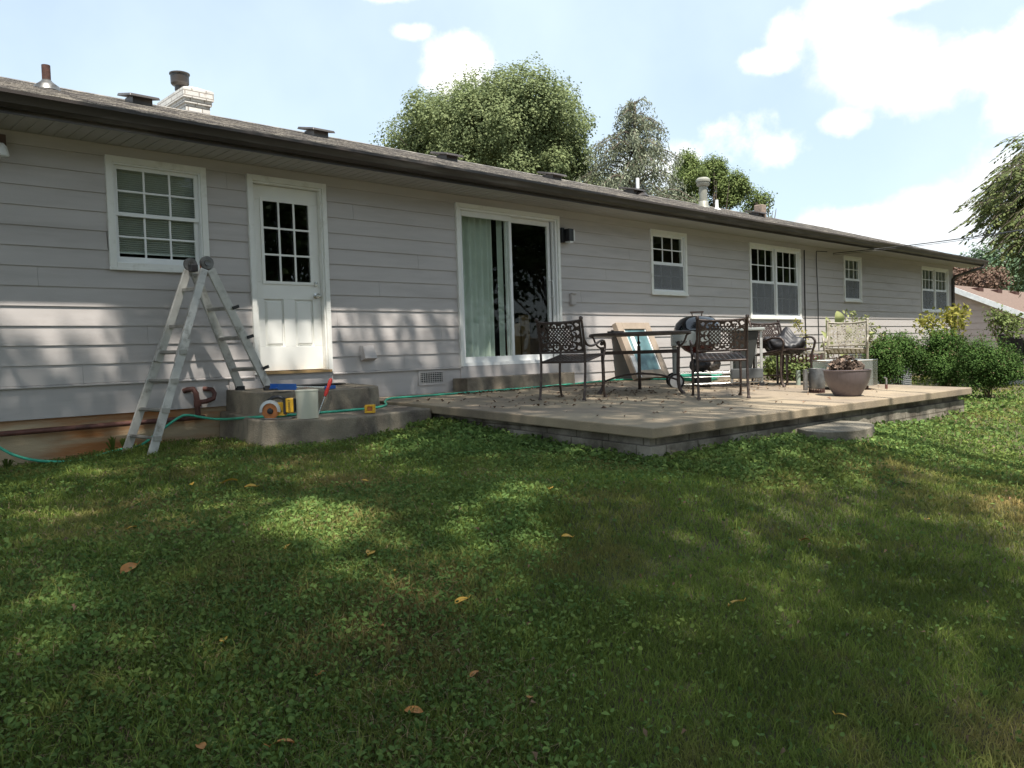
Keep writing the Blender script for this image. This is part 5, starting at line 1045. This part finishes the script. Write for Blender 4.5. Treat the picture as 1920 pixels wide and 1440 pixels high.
def lit(P, onwall):
    px, py, z = proj(P); Lt = np.zeros(len(px))
    for arr, sel in ((LITW, onwall), (LITG, ~onwall)):
        for (cx, cy, rx, ry, s) in arr:
            d = np.sqrt(((px-cx)/rx)**2+((py-cy)/ry)**2); Lt = np.where(sel, np.maximum(Lt, s*np.clip((1.25-d)/.55, 0, 1)), Lt)
    Lt = np.where(onwall, np.maximum(Lt, np.clip((px-1030)/110, 0, 1)), Lt)
    pat = (~onwall) & (P[:,0] > 5.2) & (P[:,1] > -4.8) & (P[:,0] < 11.4)
    Lt = np.where(pat, np.maximum(Lt, np.clip((px-1170+ (740-py)*2.0)/260, 0, 1)), Lt)
    lw = (~onwall) & ~pat
    Lt = np.where(lw & (z > .5), np.maximum(Lt, np.clip((px-1380-(py-790)*2.8)/300, 0, 1)*.97), Lt)
    Lt = np.where(lw & (z > .5) & (P[:,1] > -5.6), np.maximum(Lt, np.clip((px-1590)/230, 0, .92)), Lt)
    return Lt
nc = 5200; per = 16
gx_, gy_ = RNG.uniform(-5,15,nc), RNG.uniform(-10,1.7,nc)
hh = RNG.uniform(7.0,15.,nc); Pg = np.stack([gx_, gy_, np.full(nc,-.7)], 1); dd_ = LD/(-LD[2])
Q = Pg-dd_*hh[:,None]
Q = np.repeat(Q, per, 0)+RNG.normal(size=(nc*per,3))*np.array([.30,.30,.22])
t1 = -Q[:,1]/dd_[1]; zw = Q[:,2]-t1; wall = (zw > -.65) & (Q[:,1] < 0)
t2 = Q[:,2]+np.where((Q[:,0] > 4) & True, .5, .75); Pw = Q+dd_*t1[:,None]; Pgd = Q+dd_*t2[:,None]; land = np.where(wall[:,None], Pw, Pgd)
keep = RNG.random(len(Q)) > lit(land, wall)*1.12
px, py, z = proj(Q); vis = (z > .1) & (px > -80) & (px < 2000) & (py > -60) & (py < 1500); keep &= ~vis
px, py, z = proj(Q+V(0,0,-.3)); keep &= ~((z > .1) & (px > -80) & (px < 2000) & (py > -60))
Qk = Q[keep]
sb = [(-1.5,-13.2),(6.5,-14.5)]
cut = Qk[:,0] < 3
for k, selq in enumerate((cut, ~cut)):
    b = V(sb[k][0], sb[k][1], gz1(*sb[k])); Ck = Qk[selq]
    o_ = empty('shade_tree', tuple(b), ['large shade tree behind the viewer on the left whose shadow dapples the lawn','large shade tree behind the viewer on the right whose shadow dapples the lawn'][k], 'tree', 'shade trees behind the viewer')
    mb = MB(); mb.tube([b, b+V(.1,.2,2.5), b+V(.2,.5,5), b+V(.3,1.2,8.5)], [.32,.26,.2,.09], 12); mm_ = Ck.mean(0)
    for j in range(26):
        e = Ck[RNG.integers(len(Ck))]; s = b+V(.15,.4,RNG.uniform(3.8,7.5)); mb.tube(smooth_pts([s, (s+e)/2+V(0,0,.8), e]), list(np.linspace(.07,.012,len(smooth_pts([s,s,e])))), 6)
    build('trunk', mb, MT['bark'], o_, b, 60)
    leafmesh('crown', Ck, RNG.uniform(.13,.22,len(Ck)), MT['shade'], o_, b, asp=.72, flat=.25)
for k, (x, y, r, h) in enumerate(((-9,-21,4,9),(2,-26,5,10),(9,-22,4,10),(16,-24,5,12),(24,-21,5,12),(33,-23,6,13),(43,-24,6.5,13),(54,-26,7,14),(67,-28,8,15),(82,-30,9,16),(37,-11,5,11),(46,-11,5,11),(56,-10,5.5,12))):
    b = V(x, y, -1.2); tree('backdrop_tree', b, b+V(0,0,h*.46), (r,r*.8,h*.5), 34, r*.36, 5000, .42, MT['shade'], 'unseen tree added behind the viewer to fill the window reflections', 60+k, 'added trees for the window reflections', cluster=6)  # unseen trees added so the window panes mirror dark foliage

# ------------------------------------------------------------------ lawn
def inpoly(x, y, P):
    r = np.zeros(len(x), bool); n = len(P)
    for i_ in range(n):
        (x1, y1), (x2, y2) = P[i_], P[(i_+1) % n]
        c_ = ((y1 > y) != (y2 > y)) & (x < (x2-x1)*(y-y1)/(y2-y1+1e-12)+x1); r ^= c_
    return r
OUT = [[(5.33,.5),(5.33,-1.5),(5.145,-4.36),(8.3,-4.54),(11.2,-4.68),(11.28,.5)], [(a, b) for a, b in lo_], [(a, b) for a, b in sp_]]
def scatter(n, r0, r1, pw=1.0, wid=41):
    r = (r0**pw+(r1**pw-r0**pw)*RNG.random(n))**(1/pw); a = CYAW+R_(wid)*RNG.uniform(-1,1,n); x = r*np.sin(a); y = -CD+r*np.cos(a)
    ok = (y < .02) & (y > -14)
    for P in OUT: ok &= ~inpoly(x, y, P)
    x, y = x[ok], y[ok]; return x, y, gz(x, y), r[ok]
def snoise(x, y, s, seed):
    rg = np.random.default_rng(seed); v = np.zeros(len(x))
    for k in range(7):
        f = s*(1.6**k)*.6; a = rg.uniform(0,6.28); v += np.sin(f*(x*math.cos(a)+y*math.sin(a))+rg.uniform(0,6.28)+1.5*np.sin(f*.7*(x*math.sin(a)-y*math.cos(a))+rg.uniform(0,6)))/(1.3**k)
    return v/3.2
def blades(name, sets, m, lean=.9):
    VV = []; TT = []
    for (x, y, z, r, h, w_) in sets:
        n = len(x); a = RNG.uniform(0,6.28,n); b = RNG.uniform(0,6.28,n); h = h*RNG.uniform(.5,1.25,n); l = lean*RNG.uniform(.2,1.2,n); sx, sy = np.cos(a)*w_/2, np.sin(a)*w_/2; dx, dy = np.cos(b)*h*l, np.sin(b)*h*l
        P0 = np.stack([x-sx,y-sy,z],1); P1 = np.stack([x+sx,y+sy,z],1); P2 = np.stack([x+sx*.8+dx*.4,y+sy*.8+dy*.4,z+h*.62],1); P3 = np.stack([x-sx*.8+dx*.4,y-sy*.8+dy*.4,z+h*.62],1)
        P4 = np.stack([x+sx*.15+dx,y+sy*.15+dy,z+h*.85],1); P5 = np.stack([x-sx*.15+dx,y-sy*.15+dy,z+h*.85],1)
        VV.append(np.stack([P0,P1,P2,P3,P4,P5],1)); TT.append(np.repeat(np.clip(RNG.normal(.5,.25,n),0,1),6))
    VV = np.concatenate(VV); n = len(VV); F6 = np.array([(0,1,2,3),(3,2,4,5)]); idx = (np.arange(n)[:,None,None]*6+F6[None]).reshape(-1)
    return rawmesh(name, VV.reshape(-1,3), idx, 4, 2*n, np.concatenate(TT), m)
S = []
for (n, r0, r1, pw, h, w_) in ((150000,1.7,4.2,1.5,.040,.0032),(190000,4.2,8.5,1.3,.042,.005),(90000,8.5,15,1.1,.045,.009),(40000,15,40,1.,.06,.03)):
    x, y, z, r = scatter(n, r0, r1, pw); S.append((x, y, z, r, h, w_))
for (n, r0, r1, h, w_) in ((1500,1.7,4.5,.075,.0036),(1600,4.5,9,.07,.006)):
    x, y, z, r = scatter(n, r0, r1, 1.4); q = snoise(x, y, 1.5, 33) > 0; x, y = np.repeat(x[q], 9), np.repeat(y[q], 9); x = x+RNG.normal(size=len(x))*.014; y = y+RNG.normal(size=len(y))*.014
    S.append((x, y, gz(x, y), x*0, h, w_))
tag(blades('lawn_grass', S, MT['blade']), 'short mixed lawn grass covering the yard', 'grass', kind='stuff')
S = []
for (n, r0, r1, pw, h, w_) in ((30000,1.7,4.5,1.5,.038,.003),(36000,4.5,13,1.2,.038,.006)):
    x, y, z, r = scatter(n, r0, r1, pw); q = snoise(x, y, 1.1, 5) > .05; S.append((x[q], y[q], z[q], r[q], h, w_))
tag(blades('dry_thatch', S, MT['thatch'], 1.6), 'straw coloured dry grass lying between the green blades', 'dry grass', kind='stuff')
CL = []; SL_ = []
for (n, r0, r1, pw, s) in ((75000,1.7,4.2,1.5,.0145),(105000,4.2,9,1.3,.018),(34000,9,16,1.1,.026)):
    x, y, z, r = scatter(n, r0, r1, pw)
    dens = snoise(x, y, .9, 9)*.5+.5; near = np.exp(-np.maximum(0, -y-4.9)/.9)*(x > 4.8)+np.exp(-np.maximum(0, np.hypot(x-4.9, y+2.6)-.6)/.7)
    q = RNG.random(len(x)) < np.clip((dens-.38)*3.2+near*1.4, .07, 1); x, y, z = x[q], y[q], z[q]; nn = near[q]
    CL.append(np.stack([x, y, z+RNG.uniform(.008,.042,len(x))+.03*nn*RNG.random(len(x))], 1)); SL_.append(s*RNG.uniform(.6,1.5,len(x))*(1+.35*nn))
CL = np.concatenate(CL); SL_ = np.concatenate(SL_)
hf = RNG.random(len(CL)) < .5
tag(leafmesh('ground_cover', CL[hf], SL_[hf], MT['weed'], flat=.1, shape='round', fold=.4), 'low round leaved ground cover spreading through the lawn and along the patio', 'ground cover', kind='stuff')
tag(leafmesh('lawn_weeds', CL[~hf], SL_[~hf]*1.5, MT['weed'], flat=.05, asp=.42, fold=.5), 'narrow leaved weeds mixed through the short lawn', 'weeds', kind='stuff')
x, y, z, r = scatter(700, 1.8, 11, 1.4); q = snoise(x, y, 1.3, 15) > -.1; x, y, z = x[q], y[q], z[q]
tag(leafmesh('lawn_leaf_litter', np.stack([x, y, z+.035], 1), RNG.uniform(.015,.035,len(x)), MT['litter'], flat=.2, asp=.45, fold=1.0), 'small brown dead leaf scraps scattered over the lawn', 'leaf litter', kind='stuff')
n = 420; x = np.concatenate([RNG.uniform(5.4,11,n//2), RNG.normal(7.6,1.1,n//2)]); y = np.concatenate([RNG.uniform(-4.3,-.1,n//2), RNG.normal(-2.1,.5,n//2)]); q = (y < -.05) & (y > -4.3) & (x > 5.35) & (x < 11.2); x, y = x[q], y[q]
x = np.concatenate([x, RNG.uniform(6.4,9.6,220), RNG.normal(10.3,.4,200)]); y = np.concatenate([y, RNG.normal(-.5,.06,220), RNG.normal(-2.0,.3,200)])
tag(leafmesh('patio_leaf_litter', np.stack([x, y, PZ(x,y)+.009], 1), RNG.uniform(.014,.06,len(x)), MT['litter'], flat=.9, asp=.55, fold=.5), 'brown leaf scraps scattered on the patio slab', 'leaf litter', kind='stuff')
# individually visible fallen leaves
def leaf_obj(P, s, m, rz, label, tilt=(.15,.1)):
    n = 8; mb = MB(); vs = []
    for i_ in range(n+1):
        t = i_/n; w_ = .30*math.sin(math.pi*t)**.8*(1+.12*math.sin(9*t)); zc = .12*math.sin(math.pi*t); vs += [((t-.5)*s, -w_*s, zc*s+.07*s), ((t-.5)*s, 0, zc*s), ((t-.5)*s, w_*s, zc*s+.09*s)]
    mb.add(vs, [f for i_ in range(n) for f in ((i_*3,i_*3+1,i_*3+4,i_*3+3),(i_*3+1,i_*3+2,i_*3+5,i_*3+4))]); mb.tube([(.5*s,0,0),(.72*s,.03*s,.01)], .0015, 4)
    o = build('fallen_leaf', mb, m, None, None, 70); o.location = tuple(P); o.rotation_euler = (tilt[0], tilt[1], rz); return tag(o, label, 'leaf', 'fallen leaves on the lawn')
for k, (px, py, s, m) in enumerate(((422,1220,.07,0),(540,1040,.06,0),(695,1053,.075,0),(865,1145,.07,0),(738,1087,.04,0),(713,1192,.05,1),(776,1357,.09,1),(603,1283,.04,1),(1380,1148,.08,0),(1577,1362,.05,0),(250,1003,.09,0),(242,1083,.09,1),(470,923,.09,0),
        (432,913,.11,0),(361,918,.07,0),(1033,928,.08,0),(684,911,.05,0),(997,1330,.07,1),(530,1420,.11,1),(1510,1025,.04,1),(1063,1020,.05,0),(890,1285,.06,1),(378,1425,.08,1),(1740,985,.05,0))):
    P = gpt(px, py)+V(0,0,.035); s = s*(420 if py > 1010 else 250)*float((P-CAM)@FW)/CF; leaf_obj(P, s, MT['fallb'] if m else MT['fall'], RNG.uniform(0,6.28), 'curled brown fallen leaf lying in the grass' if m else 'bright yellow fallen leaf lying on the grass', (RNG.uniform(-.4,.4), RNG.uniform(-.3,.3)))
for k, (px, py, lab) in enumerate(((507,1352,'round green walnut husk in the grass near the bottom left'),(398,1412,'second green walnut husk closer to the bottom edge'))):
    P = gpt(px, py)+V(0,0,.026); rr = 10.5*float((P-CAM)@FW)/CF; o = build('walnut_husk', blob((0,0,0), rr,rr,rr*.93, .05, k, 12), MT['walnut'], smooth=60); o.location = tuple(P); tag(o, lab, 'walnut', 'walnut husks')
